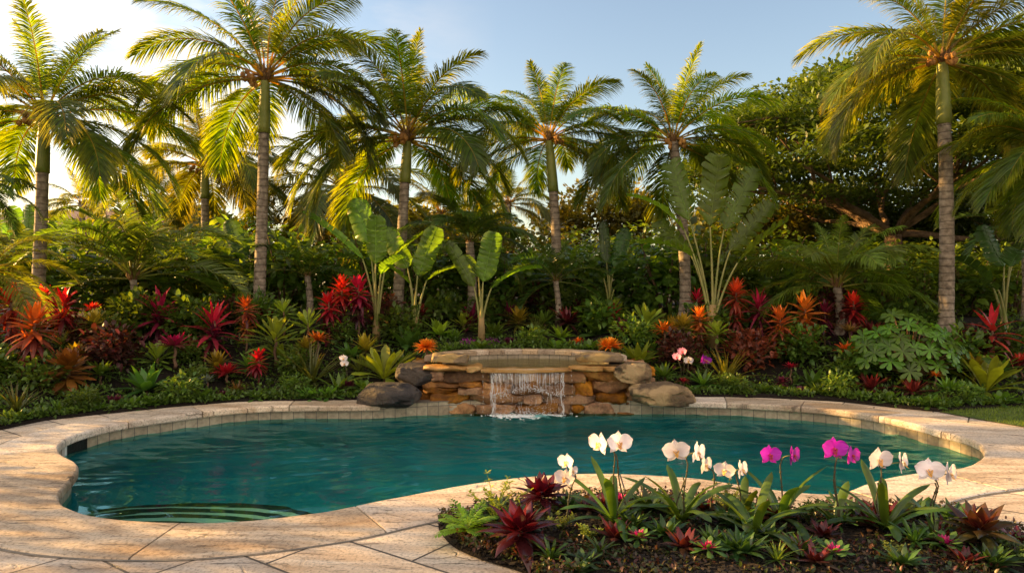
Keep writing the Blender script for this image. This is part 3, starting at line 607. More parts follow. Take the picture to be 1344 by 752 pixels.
M_foam, t_, b_, o_ = newmat('foam'); b_.inputs['Base Color'].default_value = (.82, .86, .86, 1); b_.inputs['Roughness'].default_value = .5; b_.inputs['Subsurface Weight'].default_value = .2
fall = thing('waterfall', 'thin sheet of water falling from the spa ledge into the pool', 'waterfall', (.2, 9.56, WZ))
FX0, FX1, LIPZ, FY = -.31, .73, .445, 9.50
def fy(z): return FY - .07*math.sqrt(max(0, (LIPZ - z))/.6)
mb = MB(); rng = random.Random(2); vs = []; fs = []; nx, nz_ = 60, 14
for i in range(nx + 1):
    x = lerp(FX0, FX1, i/nx); zb_ = LIPZ - .16 - .07*noise.noise(Vector((x*9, 0, 0))) - .10*max(0, noise.noise(Vector((x*23, 3, 0))))
    for j in range(nz_ + 1):
        z = lerp(LIPZ + .012, zb_, j/nz_); vs.append((x - .2, fy(z) + .006*noise.noise(Vector((x*30, 0, z*4))) - 9.56, z - WZ))
for i in range(nx):
    for j in range(nz_): a = i*(nz_ + 1) + j; fs.append((a, a + 1, a + nz_ + 2, a + nz_ + 1))
mb.add(vs, fs, (0, 0, .5)); obj('water_sheet', mb.mesh('water_sheet', M_fall), fall)
mb = MB()
def strand(x, z0, z1, r, wob=.01):
    ph = rng.random()*9; n = max(3, int(abs(z0 - z1)/.03)); P_ = []; R_ = []
    for i in range(n + 1):
        z = lerp(z0, z1, i/n); P_.append((x - .2 + wob*noise.noise(Vector((x*40, ph, z*8))), fy(z) - .004 - 9.56, z - WZ)); R_.append(r*(.5 + .9*abs(noise.noise(Vector((ph, x*30, z*16))))))
    tube(mb, P_, R_, 5)
for x in (FX0, FX0 + .012, FX1, FX1 - .012): strand(x + (.03 if x < .2 else -.02), LIPZ, WZ, .0065, .05)
for k in range(3): strand(FX0 + .03 + k*.035, LIPZ - .1, WZ, .0045, .05)
for i in range(90):
    x = rng.uniform(FX0, FX1); strand(x, LIPZ - rng.uniform(0, .02), LIPZ - rng.uniform(.06, .34), rng.uniform(.0014, .0032), .006)
for i in range(26):
    x = rng.uniform(FX0, FX1); z0 = rng.uniform(-.1, .3); strand(x, z0, z0 - rng.uniform(.04, .16), rng.uniform(.002, .004), .02)
for (cx, cz, rr) in []:   # arcs where it splits
    P_ = [(cx - .2 + rr*math.cos(a), fy(cz) - .02 - 9.56, cz - WZ + rr*.8*math.sin(a) - .05) for a in np.linspace(.2, 2.9, 14)]; tube(mb, P_, [.0035 + .003*rng.random() for _ in P_], 5)
for x in (FX0 - .09, FX1 + .10):
    z = LIPZ
    while z > WZ: strand(x, z, z - .03, .0035, .01); z -= rng.uniform(.05, .09)
obj('water_strand', mb.mesh('water_strand', M_drop), fall)['kind'] = 'stuff'
mb = MB()
def blob(c, r, sq=1.0):
    vs = [Vector(c) + Vector((math.cos(a)*math.cos(e)*r, math.sin(a)*math.cos(e)*r, math.sin(e)*r*sq)) for e in (-.9, 0, .9) for a in np.linspace(0, 5.236, 6)]
    fs = [(j*6 + k, j*6 + (k + 1) % 6, (j + 1)*6 + (k + 1) % 6, (j + 1)*6 + k) for j in range(2) for k in range(6)] + [tuple(range(5, -1, -1)), tuple(range(12, 18))]
    mb.add(vs, fs, (0, 0, .5))
# a ragged band of drops across the middle, plus spray above the water
for i in range(420):
    x = rng.uniform(FX0, FX1); z = .15 + .05*math.sin(x*7) + rng.gauss(0, .022); blob((x - .2, fy(z) - 9.56 - rng.uniform(0, .03), z - WZ), rng.uniform(.002, .008))
for i in range(800):
    x = rng.uniform(FX0, FX1); z = rng.uniform(WZ, .3); blob((x - .2, fy(z) - 9.56 - rng.uniform(-.01, .05), z - WZ), rng.uniform(.0015, .0045))
for i in range(500):
    a = rng.random()*6.28; r_ = rng.random(); blob((r_*math.cos(a)*.55, r_*math.sin(a)*.14 - .12, abs(rng.gauss(0, .045))*(1.2 - r_)), rng.uniform(.002, .006))
obj('spray', mb.mesh('spray', M_drop), fall)['kind'] = 'stuff'
mb = MB()
# foam: lacy patch just above the water surface
for i in range(2600):
    a = rng.random()*6.28; r_ = rng.random()**.8; x = .2 + r_*math.cos(a)*.85; y = 9.36 + r_*math.sin(a)*.34
    dens = noise.noise(Vector((x*9, y*18, 0)))*.9 + .45 - r_*.8
    if abs(x - .2) < .5 and abs(y - 9.40) < .09: dens += .6
    if rng.random() > dens: continue
    rr = rng.uniform(.006, .020)*(1 - .5*r_); blob((x, y, WZ + .002), rr*rng.uniform(1, 1.8), .3)
tag(obj('foam', mb.mesh('foam', M_foam)), 'white foam churning where the waterfall hits the pool', 'foam', kind='stuff')
# ---------------------------------------------------------------- palms
def frondmesh(name, Ln, el, bend, seed, mat, nl=144, lw=.026, lfac=.255, petiole=.16, droop=.5, lift=.22, lat=.0, dang0=35, dang1=54):
    rng = random.Random(seed); mb = MB(); n = 18; pts = []; p = Vector((0, 0, 0)); ta = []; side_curve = rng.uniform(-.25, .25) + lat
    for i in range(n + 1):
        s = i/n; e = el - bend*s**1.35; a = side_curve*s*s
        d = Vector((math.cos(e)*math.cos(a), math.cos(e)*math.sin(a), math.sin(e)))
        if i: p = p + d*Ln/n
        pts.append(p.copy()); ta.append(d)
    tube(mb, pts, [lerp(.028, .005, (i/n)**.7)*Ln/2.8 for i in range(n + 1)], 5, (0, 1, .9))
    roll = rng.uniform(-.5, .5)
    for i in range(nl):
        s = petiole + (1 - petiole)*(i + .5)/nl; f = s*n; k = min(n - 1, int(f)); u = f - k; P = pts[k].lerp(pts[k + 1], u); T = ta[k].lerp(ta[k + 1], u).normalized()
        S = Vector((-T.y, T.x, 0)); S = S.normalized() if S.length > .05 else Vector((0, 1, 0)); U = T.cross(S)*-1
        if U.z < 0 and T.z < .98: U = -U
        ca, sa = math.cos(roll*s), math.sin(roll*s); S, U = S*ca + U*sa, U*ca - S*sa
        q = (i + .5)/nl; prof = min(1, .45 + q*2.6)*(1 - max(0, (q - .55)/.45)**1.6*.72)
        for sg in (-1, 1):
            if rng.random() < .02: continue
            an = math.radians(lerp(dang1*1.15, 28, q**1.2)) + rng.uniform(-.08, .08); ll = Ln*lfac*prof*rng.uniform(.88, 1.08)
            d = (S*sg*math.sin(an) + T*math.cos(an) + U*(lift + rng.uniform(-.12, .12))).normalized(); dr = droop*rng.uniform(.6, 1.4)
            W = T - d*T.dot(d); W.normalize(); tw = rng.uniform(-.5, .5); X = d.cross(W); W = W*math.cos(tw) + X*math.sin(tw); hw = lw*.5*rng.uniform(.8, 1.1)*Ln/2.8
            vs = []; at = []; r_ = rng.random()
            for j, (t_, wf) in enumerate(((0, .45), (.3, 1), (.68, .8), (1, 0))):
                c = P + d*ll*t_ + Vector((0, 0, -1))*ll*dr*t_*t_
                if wf: vs += [c - W*hw*wf, c + W*hw*wf]; at += [(t_, 0, r_)]*2
                else: vs.append(c); at.append((t_, 0, r_))
            mb.add(vs, [(0, 1, 3, 2), (2, 3, 5, 4), (4, 5, 6)], at)
    return mb.mesh(name, mat)
M_fr = leafmat('palm_leaf', (.05, .115, .018), (.16, .17, .03), tip=(.15, .15, .03), tipamt=.35, trans=.56, rough=.38, tcol=(5.6, 3.4, .25))
M_fry = leafmat('palm_leaf_pale', (.09, .145, .02), (.2, .19, .04), tip=(.2, .17, .035), tipamt=.5, trans=.55, rough=.42, tcol=(3.2, 2.3, .3))
M_frd = leafmat('palm_leaf_dark', (.05, .11, .02), (.10, .12, .02), tip=(.07, .10, .02), tipamt=.4, trans=.32, rough=.35)
ELS = [84, 70, 56, 42, 28, 14, 0, -16, -34]
def frondset(prefix, mat, seed, **kw):
    S = []
    for i, e in enumerate(ELS):
        for k in range(2):
            bend = math.radians({84: 34, 70: 58, 56: 72, 42: 78, 28: 82, 14: 78, 0: 72, -16: 60, -34: 40}[e])*(1 + .18*(k - .5))
            S.append((e, frondmesh('frond', 2.8, math.radians(e), bend, seed + i*7 + k, mat, **kw)))
    return S
FS = {'arecag': frondset('ag', leafmat('areca_leaf_green', (.085, .15, .022), (.16, .19, .04), trans=.4), 500, nl=44, lw=.045, lfac=.24, droop=.35, lift=.45), 'young': frondset('yg', leafmat('young_palm_leaf', (.12, .19, .025), (.2, .2, .04), trans=.42), 600, nl=80, lw=.036),
      'green': frondset('g', M_fr, 1), 'pale': frondset('p', M_fry, 100), 'dark': frondset('d', M_frd, 200),
      'areca': frondset('a', M_frd, 300, nl=34, lw=.05, lfac=.24, droop=.35, lift=.45), 'arecay': frondset('ay', leafmat('areca_leaf', (.13, .16, .02), (.2, .19, .04), trans=.4), 400, nl=38, lw=.05, lfac=.22, droop=.5, lift=.4)}
def barkmat(name, c1, c2, c3, ringscale=13):
    m, t, b, o = newmat(name); K = t.links.new; tc = N(t, 'ShaderNodeTexCoord')
    mp = N(t, 'ShaderNodeMapping'); mp.inputs['Scale'].default_value = (1, 1, ringscale); K(tc.outputs['Object'], mp.inputs[0])
    w_ = N(t, 'ShaderNodeTexNoise'); w_.inputs['Scale'].default_value = 1.0; w_.inputs['Detail'].default_value = 2; K(mp.outputs[0], w_.inputs[0])
    wa = N(t, 'ShaderNodeTexWave', bands_direction='Z'); wa.inputs['Scale'].default_value = 2.6; wa.inputs['Distortion'].default_value = 2.2; wa.inputs['Detail'].default_value = 3; wa.inputs['Detail Scale'].default_value = 1.5; K(tc.outputs['Object'], wa.inputs[0])
    n2 = N(t, 'ShaderNodeTexNoise'); n2.inputs['Scale'].default_value = 14; n2.inputs['Detail'].default_value = 8; K(tc.outputs['Object'], n2.inputs[0])
    r = ramp(t, [(.3, c1), (.5, c2), (.72, c3)], n2.outputs[0]); r2 = ramp(t, [(0.0, .55), (.08, .9), (.2, 1), (1, 1.05)], wa.outputs[0])
    mm = N(t, 'ShaderNodeMixRGB', blend_type='MULTIPLY'); mm.inputs[0].default_value = 1; K(r.outputs[0], mm.inputs[1]); K(r2.outputs[0], mm.inputs[2]); K(mm.outputs[0], b.inputs['Base Color']); b.inputs['Roughness'].default_value = .85
    ad = N(t, 'ShaderNodeMath', operation='MULTIPLY_ADD'); ad.inputs[1].default_value = .4; K(n2.outputs[0], ad.inputs[0]); K(r2.outputs[0], ad.inputs[2])
    bp = N(t, 'ShaderNodeBump'); bp.inputs['Strength'].default_value = .8; bp.inputs['Distance'].default_value = .02; K(ad.outputs[0], bp.inputs['Height']); K(bp.outputs[0], b.inputs['Normal']); return m
M_bark = barkmat('palm_bark', (.12, .095, .07), (.22, .18, .135), (.33, .28, .22))
M_shaft = plainmat('crownshaft', (.13, .17, .03), (.22, .24, .05), scale=5, rough=.45, bump=.15)
M_fruit = plainmat('coconut_husk', (.22, .10, .03), (.38, .20, .05), scale=9, rough=.6, bump=.4)
M_fibre = plainmat('palm_fibre', (.10, .05, .02), (.22, .13, .05), scale=20, rough=.9, bump=1)
def palm(label, pxc, pyc, pxb, Y, Rpx, nf, fs='green', shaft=55, seed=0, lo=-12, tr=.112, name='coconut_palm', cat='palm tree', group='coconut palms above the garden', fruit=True, elmax=86, hide=None, azb=None, epow=.85):
    rng = random.Random(seed); zc = CAMH - (pyc - HY)/FPX*Y; xb = (pxb - 672)/FPX*Y; xc = (pxc - 672)/FPX*Y; zb = gz(xb, Y) - .05
    T = thing(name, label, cat, (xb, Y, zb), 0, group); H = zc - zb; dx = xc - xb; s = Rpx/FPX*Y/2.8
    mb = MB(); n = 34; lh = shaft/FPX*Y; ht = H - lh if lh else H
    def cx(u): return dx*(u**1.6) + .03*math.sin(u*4)
    P_ = [Vector((cx(i/n*ht/H), 0, ht*i/n)) for i in range(n + 1)]
    R_ = [tr*(1.45 - .45*min(1, i/n*9) if i/n < .11 else lerp(1.0, .82, i/n))*(1 + .025*math.sin(i*2.1)) for i in range(n + 1)]
    tube(mb, P_, R_, 14); obj('trunk', mb.mesh('trunk', M_bark), T)
    top = Vector((cx(1.0), 0, H))
    if lh:
        mb = MB(); q0 = P_[-1]; tube(mb, [q0.lerp(top, i/8) for i in range(9)], [tr*lerp(.98, .62, i/8)*(1 + .10*math.sin(i/8*PI)) for i in range(9)], 14); obj('crownshaft', mb.mesh('crownshaft', M_shaft), T)
    mb = MB()
    for k in range(10):
        a = k*2.4; tube(mb, [top + Vector((0, 0, -.16*s)), top + Vector((math.cos(a)*.12, math.sin(a)*.12, .02))*s, top + Vector((math.cos(a)*.16, math.sin(a)*.16, .22))*s], [.05*s, .06*s, .015*s], 6)
    obj('crown_fibre', mb.mesh('crown_fibre', M_fibre), T)
    if fruit:
        for c_ in range(2):
            mb = MB(); a = rng.uniform(2.6, 6.8)
            tube(mb, [top, top + Vector((math.cos(a)*.25, math.sin(a)*.25, .02))*s, top + Vector((math.cos(a)*.38, math.sin(a)*.38, -.12))*s], [.02*s, .018*s, .01*s], 5)
            for k in range(7):
                c = top + Vector((math.cos(a)*.33 + rng.gauss(0, .06), math.sin(a)*.33 + rng.gauss(0, .06), -.10 + rng.gauss(0, .06)))*s; r_ = .055*s
                vs = [c + Vector((math.cos(t)*math.cos(e)*r_, math.sin(t)*math.cos(e)*r_, math.sin(e)*r_*1.25)) for e in (-1.3, -.6, 0, .6, 1.3) for t in np.linspace(0, 5.498, 8)]
                mb.add(vs, [(j*8 + q, j*8 + (q + 1) % 8, (j + 1)*8 + (q + 1) % 8, (j + 1)*8 + q) for j in range(4) for q in range(8)], (0, 0, rng.random()))
            obj('fruit_cluster', mb.mesh('fruit_cluster', M_fruit), T)
    S = FS[fs]
    for i in range(nf):
        q = i/max(1, nf - 1); e = lerp(elmax, lo, q**epow) + rng.uniform(-5, 5); az = i*2.39996 + seed*1.3 + rng.uniform(-.25, .25)
        e0 = min(ELS, key=lambda v: abs(v - e)); c = [m for (ee, m) in S if ee == e0]; m = c[rng.randrange(2)]
        d_ = (az + PI/2 + PI) % (2*PI) - PI
        yg = name != 'coconut_palm'
        if yg and abs(d_) < 1.0: e = max(e, 52)
        if not yg and e < 45 and abs(d_) < .7 and rng.random() < .85: az += .85 if d_ > 0 else -.85
        off = Vector((math.cos(az), math.sin(az), 0))*.07*s
        obj('frond', m, T, top + off + Vector((0, 0, lerp(.12, -.1, q)*s)), (rng.uniform(-.06, .06), math.radians(e0 - e), az), s*lerp(.78, 1.08, min(1, q*2.2))*rng.uniform(.9, 1.1))
    return T
palm('tall coconut palm with long arching fronds and full green crownshaft', 350, 100, 339, 12.6, 172, 26, 'green', 75, 1)
palm('coconut palm with grey trunk at the far left, fronds lit yellow', 60, 152, 48, 11.6, 175, 26, 'green', 75, 2)
palm('short golden coconut palm set back between the two leftmost tall palms', 270, 216, 267, 17, 118, 26, 'pale', 45, 3)
palm('coconut palm right of the tallest left palm, rising behind the banana plants', 537, 180, 521, 13.2, 160, 28, 'green', 60, 4)
palm('golden backlit coconut palm crown low behind the banana plants', 452, 248, 446, 17.5, 135, 26, 'pale', 0, 5, lo=-40)
palm('slim coconut palm nearest the middle of the sky above the waterfall', 722, 182, 730, 14.0, 118, 26, 'green', 70, 6)
palm('coconut palm with curved grey trunk right of the waterfall', 885, 185, 899, 13.0, 135, 26, 'green', 0, 7)
palm('tall golden-lit coconut palm in front of the spreading rain tree', 1238, 78, 1241, 11.2, 168, 26, 'pale', 85, 8, tr=.118)
palm('coconut palm whose green fronds reach in from the right edge of the garden', 1392, 200, 1400, 10.2, 150, 24, 'green', 0, 9)
palm('small far palm with dark fronds against the bright sky near the house', 108, 268, 110, 24, 62, 18, 'pale', 0, 10, fruit=False)
palm('distant golden palm crown between the slim palm and the banana plants', 668, 268, 668, 22, 70, 22, 'pale', 0, 11, fruit=False)
palm('distant golden palm behind the areca, right of the small far palm', 205, 262, 205, 21, 80, 22, 'pale', 0, 12, fruit=False)
palm('distant pale palm between the far left palm and the small far palm', 580, 282, 582, 20, 85, 22, 'pale', 0, 13, fruit=False)
palm('far palm with frayed fronds hanging at the left border above the areca', -22, 250, -20, 9.5, 72, 16, 'dark', 0, 14, fruit=False)
G2 = 'young palms without tall trunks in the shrub layer'
palm('young dark feather palm standing behind the broad banana leaves', 618, 318, 618, 13.3, 84, 20, 'dark', 0, 15, lo=-5, fruit=False, group=G2, name='young_palm', tr=.1)
palm('young palm with bright arching fronds and short orange trunk beside the ti plants', 1100, 374, 1101, 12.0, 122, 24, 'young', 0, 16, lo=0, fruit=False, group=G2, name='young_palm', tr=.085)
palm('slender young palm with thin trunk behind the spa', 731, 368, 731, 12.8, 72, 20, 'areca', 0, 17, lo=-15, fruit=False, group=G2, name='young_palm', tr=.06)
palm('feathery areca palm with fine dark leaflets behind the left ti plants', 176, 362, 176, 11.9, 140, 26, 'arecag', 0, 18, lo=4, fruit=False, group=G2, name='areca_palm', tr=.07)
palm('areca palm with bright yellow-green drooping fronds at the left border', -12, 352, -14, 9.7, 98, 22, 'arecay', 0, 19, lo=-15, fruit=False, group=G2, name='areca_palm', tr=.07)
palm('areca palm with dark fronds between the tall left palm and red ti plants', 405, 362, 405, 13.2, 72, 18, 'areca', 0, 20, lo=-10, fruit=False, group=G2, name='areca_palm', tr=.07)
palm('fine-leaved palm low in the shrubs right of the golden-lit palm', 1345, 300, 1345, 12.5, 90, 16, 'areca', 0, 21, lo=-5, fruit=False, group=G2, name='young_palm', tr=.07)
# ---------------------------------------------------------------- banana plants and the traveller palm
M_ban = leafmat('banana_leaf', (.14, .24, .03), (.09, .17, .025), trans=.5, rough=.35, tcol=(2.2, 2.3, .5))
M_trav = leafmat('travellers_palm_leaf', (.13, .20, .03), (.10, .17, .025), trans=.5, rough=.35, tcol=(2.4, 2.3, .4))
M_band = leafmat('heliconia_leaf', (.05, .11, .022), (.035, .08, .02), trans=.3, rough=.33)
M_stalk = plainmat('banana_stalk', (.17, .20, .05), (.27, .25, .09), scale=4, rough=.5, bump=.15)
M_stalkb = plainmat('banana_base', (.22, .16, .07), (.30, .20, .08), scale=6, rough=.7, bump=.4)
def bananaleaf(name, Ln, W, droop, seed, mat, el=0, tears=True, feather=False):
    rng = random.Random(seed); mb = MB(); n = 26; p = Vector((0, 0, 0)); C = []; D = []
    for i in range(n + 1):
        s = i/n; e = el - droop*s**1.5; d = Vector((math.cos(e), 0, math.sin(e)))
        if i: p = p + d*Ln/n
        C.append(p.copy()); D.append(d)
    tube(mb, C, [lerp(.012, .003, i/n) for i in range(n + 1)], 5, (0, 0, 1))
    for sg in (-1, 1):
        # pieces between tears
        cuts = [0]
        while cuts[-1] < n: cuts.append(min(n, cuts[-1] + (rng.choice([1, 2, 3, 4]) if feather else rng.choice([2, 3, 4, 6]))))
        for a, b_ in zip(cuts[:-1], cuts[1:]):
            gap = rng.uniform(0, .3)*(1.6 if feather else 1) if tears else 0; vs = []; at = []; m = 4; sag = rng.uniform(-.05, .22); r_ = rng.uniform(.35, .7)
            for i in range(a, b_ + 1):
                s = i/n; f = 0.04 if s < .001 else min(1, .35 + s*4)*math.sqrt(max(.0, 1 - max(0, (s - .68)/.32)**2.2)); w_ = W*.5*f*(1 + .035*math.sin(s*40 + seed))
                if feather: w_ *= rng.uniform(.86, 1.02)
                U = D[i].cross(Vector((0, 1, 0)))*-1
                for j in range(m + 1):
                    u = j/m; k = 0 if b_ == a else ((i - a)/(b_ - a) - .5)*gap*.05*u*Ln*(-1)
                    Ci = C[i].lerp((C[a] + C[b_])*.5, (.16 if feather else .05)*u**1.5 if (i == a or i == b_) and 2 < i < n else 0)
                    vs.append(Ci + Vector((0, sg, 0))*w_*u*.97 + U*(.16*w_*u - .42*w_*u*u*(1 + sag*2)) + D[i]*(k + (.6 if feather else .22)*w_*u) + U*(.008*math.sin(s*60 + j))); at.append((u, s, r_))
            fs = [((i)*(m + 1) + j, (i)*(m + 1) + j + 1, (i + 1)*(m + 1) + j + 1, (i + 1)*(m + 1) + j) for i in range(b_ - a) for j in range(m)]; mb.add(vs, fs, at)
    return mb.mesh(name, mat)
def banana(label, pxb, pyb_top, Y, leaves, mat=None, seed=0, name='banana_plant', cat='banana plant', group='banana plants in the shrub layer', base_r=.06, feather=False, zb=None):
    """leaves: (px base of blade, py base of blade, px tip, py tip, width px, depth offset) as seen when standing at the pool"""
    xb = (pxb - 672)/FPX*Y; zb = gz(xb, Y) if zb is None else zb; T = thing(name, label, cat, (xb, Y, zb), 0, group); rng = random.Random(seed); O = Vector((xb, Y, zb)); mat = mat or M_ban
    sh = max(.15, CAMH - (pyb_top - HY)/FPX*Y - zb)
    mb = MB(); tube(mb, [(0, 0, -.05), (0, 0, sh*.5), (0, 0, sh)], [base_r*1.2, base_r, base_r*.6], 10); obj('pseudostem', mb.mesh('pseudostem', M_stalkb), T)
    for i, (bx, by, tx, ty, wpx, dy) in enumerate(leaves):
        B = ap(bx, by, Y + dy*.5) - O; E = ap(tx, ty, Y + dy) - O; v = E - B; Ln = v.length*1.04; az = math.atan2(v.y, v.x); eh = math.asin(max(-1, min(1, v.z/v.length)))
        dr = .25 if eh > .6 else .75; wpx = wpx*(1 if feather else .84); me = bananaleaf('leaf', Ln, wpx/FPX*Y, dr, seed*10 + i, mat, eh + dr*.42, True, feather)
        # the blade bows about its own long axis so its face shows
        lf = obj('leaf', me, T, B, (rng.uniform(-.3, .3), 0, az))
        if eh > .75:
            # steep leaves: turn the face toward the pool
            q = v.normalized(); 
            Xa = q; Ya = Vector((1, 0.12*rng.uniform(-1, 1), 0)); Ya = (Ya - Xa*Ya.dot(Xa)).normalized(); Za = Xa.cross(Ya); M3 = Matrix((Xa, Ya, Za)).transposed()
            me2 = bananaleaf('leaf', Ln, wpx/FPX*Y, .28, seed*10 + i, mat, .12, True, feather); bpy.data.objects.remove(lf); lf = obj('leaf', me2, T, B); lf.rotation_euler = M3.to_euler()
        mb = MB(); s0 = Vector((rng.uniform(-.02, .02), rng.uniform(-.02, .02), sh*.35)); mid = s0.lerp(B, .55) + Vector(((s0.x - B.x)*.22, 0, .05))
        P_ = [(s0*(1 - t)**2 + mid*2*t*(1 - t) + B*t*t) for t in np.linspace(0, 1, 9)]; tube(mb, P_, [lerp(.028, .012, k/8) for k in range(9)], 6); obj('stalk', mb.mesh('stalk', M_stalk), lf if False else T)
    return T
banana('banana plant with three big leaves fanned up beside the red ti plants', 494, 420, 12.0,
       [(476, 340, 405, 280, 24, .3), (485, 318, 466, 262, 40, .5), (493, 346, 492, 284, 33, -.2), (507, 345, 560, 305, 26, .4), (500, 360, 530, 338, 26, -.5)], seed=1, base_r=.07)
banana('banana plant with one upright leaf and one long leaf arching sideways', 545, 415, 12.1,
       [(548, 362, 573, 300, 34, -.2), (535, 352, 508, 300, 32, .5), (560, 368, 612, 352, 24, .2), (538, 372, 505, 348, 24, -.4)], seed=2)
banana('banana plant with a tall bright upright leaf just left of the spa', 632, 410, 11.9,
       [(634, 370, 648, 306, 34, -.2), (622, 376, 588, 318, 22, .2), (645, 378, 712, 352, 24, .1), (628, 362, 610, 335, 26, .6)], seed=3)
banana("fan-shaped traveller's palm with long pale stalks right of the curved trunk", 935, 400, 11.8,
       [(905, 290, 882, 212, 36, .3), (932, 298, 944, 206, 40, -.2), (950, 302, 990, 222, 34, .5), (898, 302, 822, 258, 28, .1), (958, 330, 1012, 268, 30, .4), (968, 345, 1035, 290, 34, -.2), (905, 330, 868, 290, 36, .8), (915, 340, 840, 320, 30, .2)],
       mat=M_trav, seed=4, name='travellers_palm', cat='palm', group=None, base_r=.10, feather=True)
banana('large-leaved banana plant in shade near the right border', 1318, 415, 11.6,
       [(1300, 370, 1250, 340, 34, .2), (1318, 350, 1292, 296, 34, .5), (1325, 350, 1338, 330, 40, -.2), (1330, 340, 1372, 310, 34, .5), (1310, 380, 1262, 372, 26, -.3)], mat=M_band, seed=5)
banana('broad-leaved banana plant beneath the tall palm at the left', 320, 410, 13.6,
       [(318, 345, 300, 290, 30, .2), (330, 345, 352, 300, 30, .4), (312, 352, 282, 322, 28, -.2), (328, 365, 362, 350, 26, -.3)], mat=M_band, seed=6)
banana('small banana plant in deep shade behind the slender young palm', 800, 405, 13.4,
       [(796, 345, 792, 292, 18, .3), (806, 350, 822, 300, 24, .4), (800, 362, 838, 345, 24, -.2), (792, 365, 762, 340, 24, -.2), (806, 380, 850, 372, 22, -.3)], mat=M_band, seed=7)
banana('banana plant with backlit leaves near the house at the left', 30, 330, 13.6,
       [(26, 320, 12, 272, 30, .2), (34, 320, 38, 270, 34, .1), (22, 325, -8, 290, 30, .3), (40, 328, 66, 290, 28, .4)], mat=M_ban, seed=8)
# ---------------------------------------------------------------- rain tree
def tree(name, label, px, Y, limbs_seed, spread, top, bottom, nclump, leafsz, mat, bark, cat='tree', base_h=1.6, trunk_r=.3, umbrella=True, limbs=7, leaves_per=130, cx_off=0, group=None, flat=.22, csz=.95):
    rng = random.Random(limbs_seed); X = (px - 672)/FPX*Y; zb = gz(X, Y); T = thing(name, label, cat, (X, Y, zb), 0, group)
    H = top - zb; hb = bottom - zb; mbT = MB(); fork = Vector((0, 0, base_h)); tube(mbT, [(0, 0, -.1), (0.03, 0, base_h*.5), fork], [trunk_r*1.5, trunk_r*1.08, trunk_r], 14); obj('trunk', mbT.mesh('trunk', bark), T)
    tips = []; mb = MB()
    def canopyz(r): return hb + (H - hb)*(math.sqrt(max(0, 1 - (r/1.0)**2))*.85 + .1) if umbrella else hb + (H - hb)*rng.random()
    def branch(p, d, ln, r, depth):
        n = 6; P_ = [p]; q = p; dd = d.copy()
        for i in range(n):
            dd = (dd + Vector((rng.gauss(0, .13), rng.gauss(0, .13), rng.gauss(0, .10) + (.05 if depth > 0 else -.02)))).normalized()
            if umbrella and q.z > canopyz(min(.97, math.hypot(q.x - cx_off, q.y)/spread))*.93 - .3: dd = Vector((dd.x, dd.y, -.12)).normalized()
            q = q + dd*ln/n; P_.append(q)
        tube(mb, P_, [lerp(r, r*.62, i/n) for i in range(n + 1)], 8 if depth < 2 else 5)
        if depth >= 1: tips.append(q)
        if depth < 3:
            for k in range(2 if rng.random() < .4 else 3):
                a = rng.uniform(-.8, .8); up = rng.uniform(-.10, .5); nd = Matrix.Rotation(a, 3, 'Z') @ dd; nd.z += up*.45; nd.z *= .8; nd.normalize(); j = rng.choice([3, 4, 5, 6]); branch(P_[j], nd, ln*rng.uniform(.55, .8), r*.55, depth + 1)
    for k in range(limbs):
        a = 2*PI*k/limbs + rng.uniform(-.25, .25); d = Vector((math.cos(a), math.sin(a), rng.uniform(.25, .75))); branch(fork, d.normalized(), spread*.42, trunk_r*rng.uniform(.4, .6), 0)
    obj('limbs', mb.mesh('limbs', bark), T)
    pts = []; nn = []; g = []
    def clump(c, sz, fl, cnt):
        for _ in range(cnt):
            v = Vector((rng.gauss(0, 1), rng.gauss(0, 1), rng.gauss(0, 1))).normalized()*rng.random()**.33
            pts.append(c + Vector((v.x*sz, v.y*sz, v.z*sz*fl))); nn.append(Vector((v.x, v.y, .25 + v.z*.5))); g.append(min(1, max(0, .5 + v.z*.5)))  # clump tops take the outer colour, undersides the inner: painted light from above
    for i in range(nclump):
        a = rng.random()*2*PI; r = math.sqrt(rng.random()); sh = rng.random()**.6
        if umbrella: z = lerp(hb*.95, canopyz(r), sh) if rng.random() < .5 else canopyz(r)*rng.uniform(.93, 1.03)
        else:
            v = Vector((rng.gauss(0, 1), rng.gauss(0, 1), rng.gauss(0, 1))).normalized()*rng.random()**.4; a = math.atan2(v.y, v.x); r = math.hypot(v.x, v.y); z = (hb + H)/2 + v.z*(H - hb)/2
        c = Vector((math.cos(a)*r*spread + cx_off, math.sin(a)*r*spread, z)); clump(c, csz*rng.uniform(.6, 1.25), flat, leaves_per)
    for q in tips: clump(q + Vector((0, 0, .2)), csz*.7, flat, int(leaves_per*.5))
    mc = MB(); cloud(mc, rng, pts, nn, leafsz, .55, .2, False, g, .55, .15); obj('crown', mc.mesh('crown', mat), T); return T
M_rain = leafmat('rain_tree_leaf', (.028, .06, .011), (.10, .14, .018), trans=.36, rough=.5, tcol=(2.6, 2.3, .4))  # lighter outer colour paints the sunlit tops of the leaf layers
M_rbark = plainmat('tree_bark', (.10, .065, .04), (.22, .14, .085), scale=7, rough=.9, bump=1, dist=.04)
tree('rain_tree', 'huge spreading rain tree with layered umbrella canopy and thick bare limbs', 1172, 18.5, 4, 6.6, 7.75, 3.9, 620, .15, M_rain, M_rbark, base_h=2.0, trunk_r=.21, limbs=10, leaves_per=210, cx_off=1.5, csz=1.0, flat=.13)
M_gold2 = leafmat('sea_grape_leaf', (.10, .12, .02), (.2, .19, .03), trans=.42, rough=.5, tcol=(2.4, 2.0, .4))
tree('round_tree', 'bushy golden-leaved tree behind the slim palm in the gap of sky', 792, 23, 8, 2.3, 5.0, 1.7, 60, .22, M_gold2, M_rbark, umbrella=False, base_h=1.6, trunk_r=.12, limbs=5, leaves_per=70, flat=.8, csz=.7, group='trees beyond the garden')
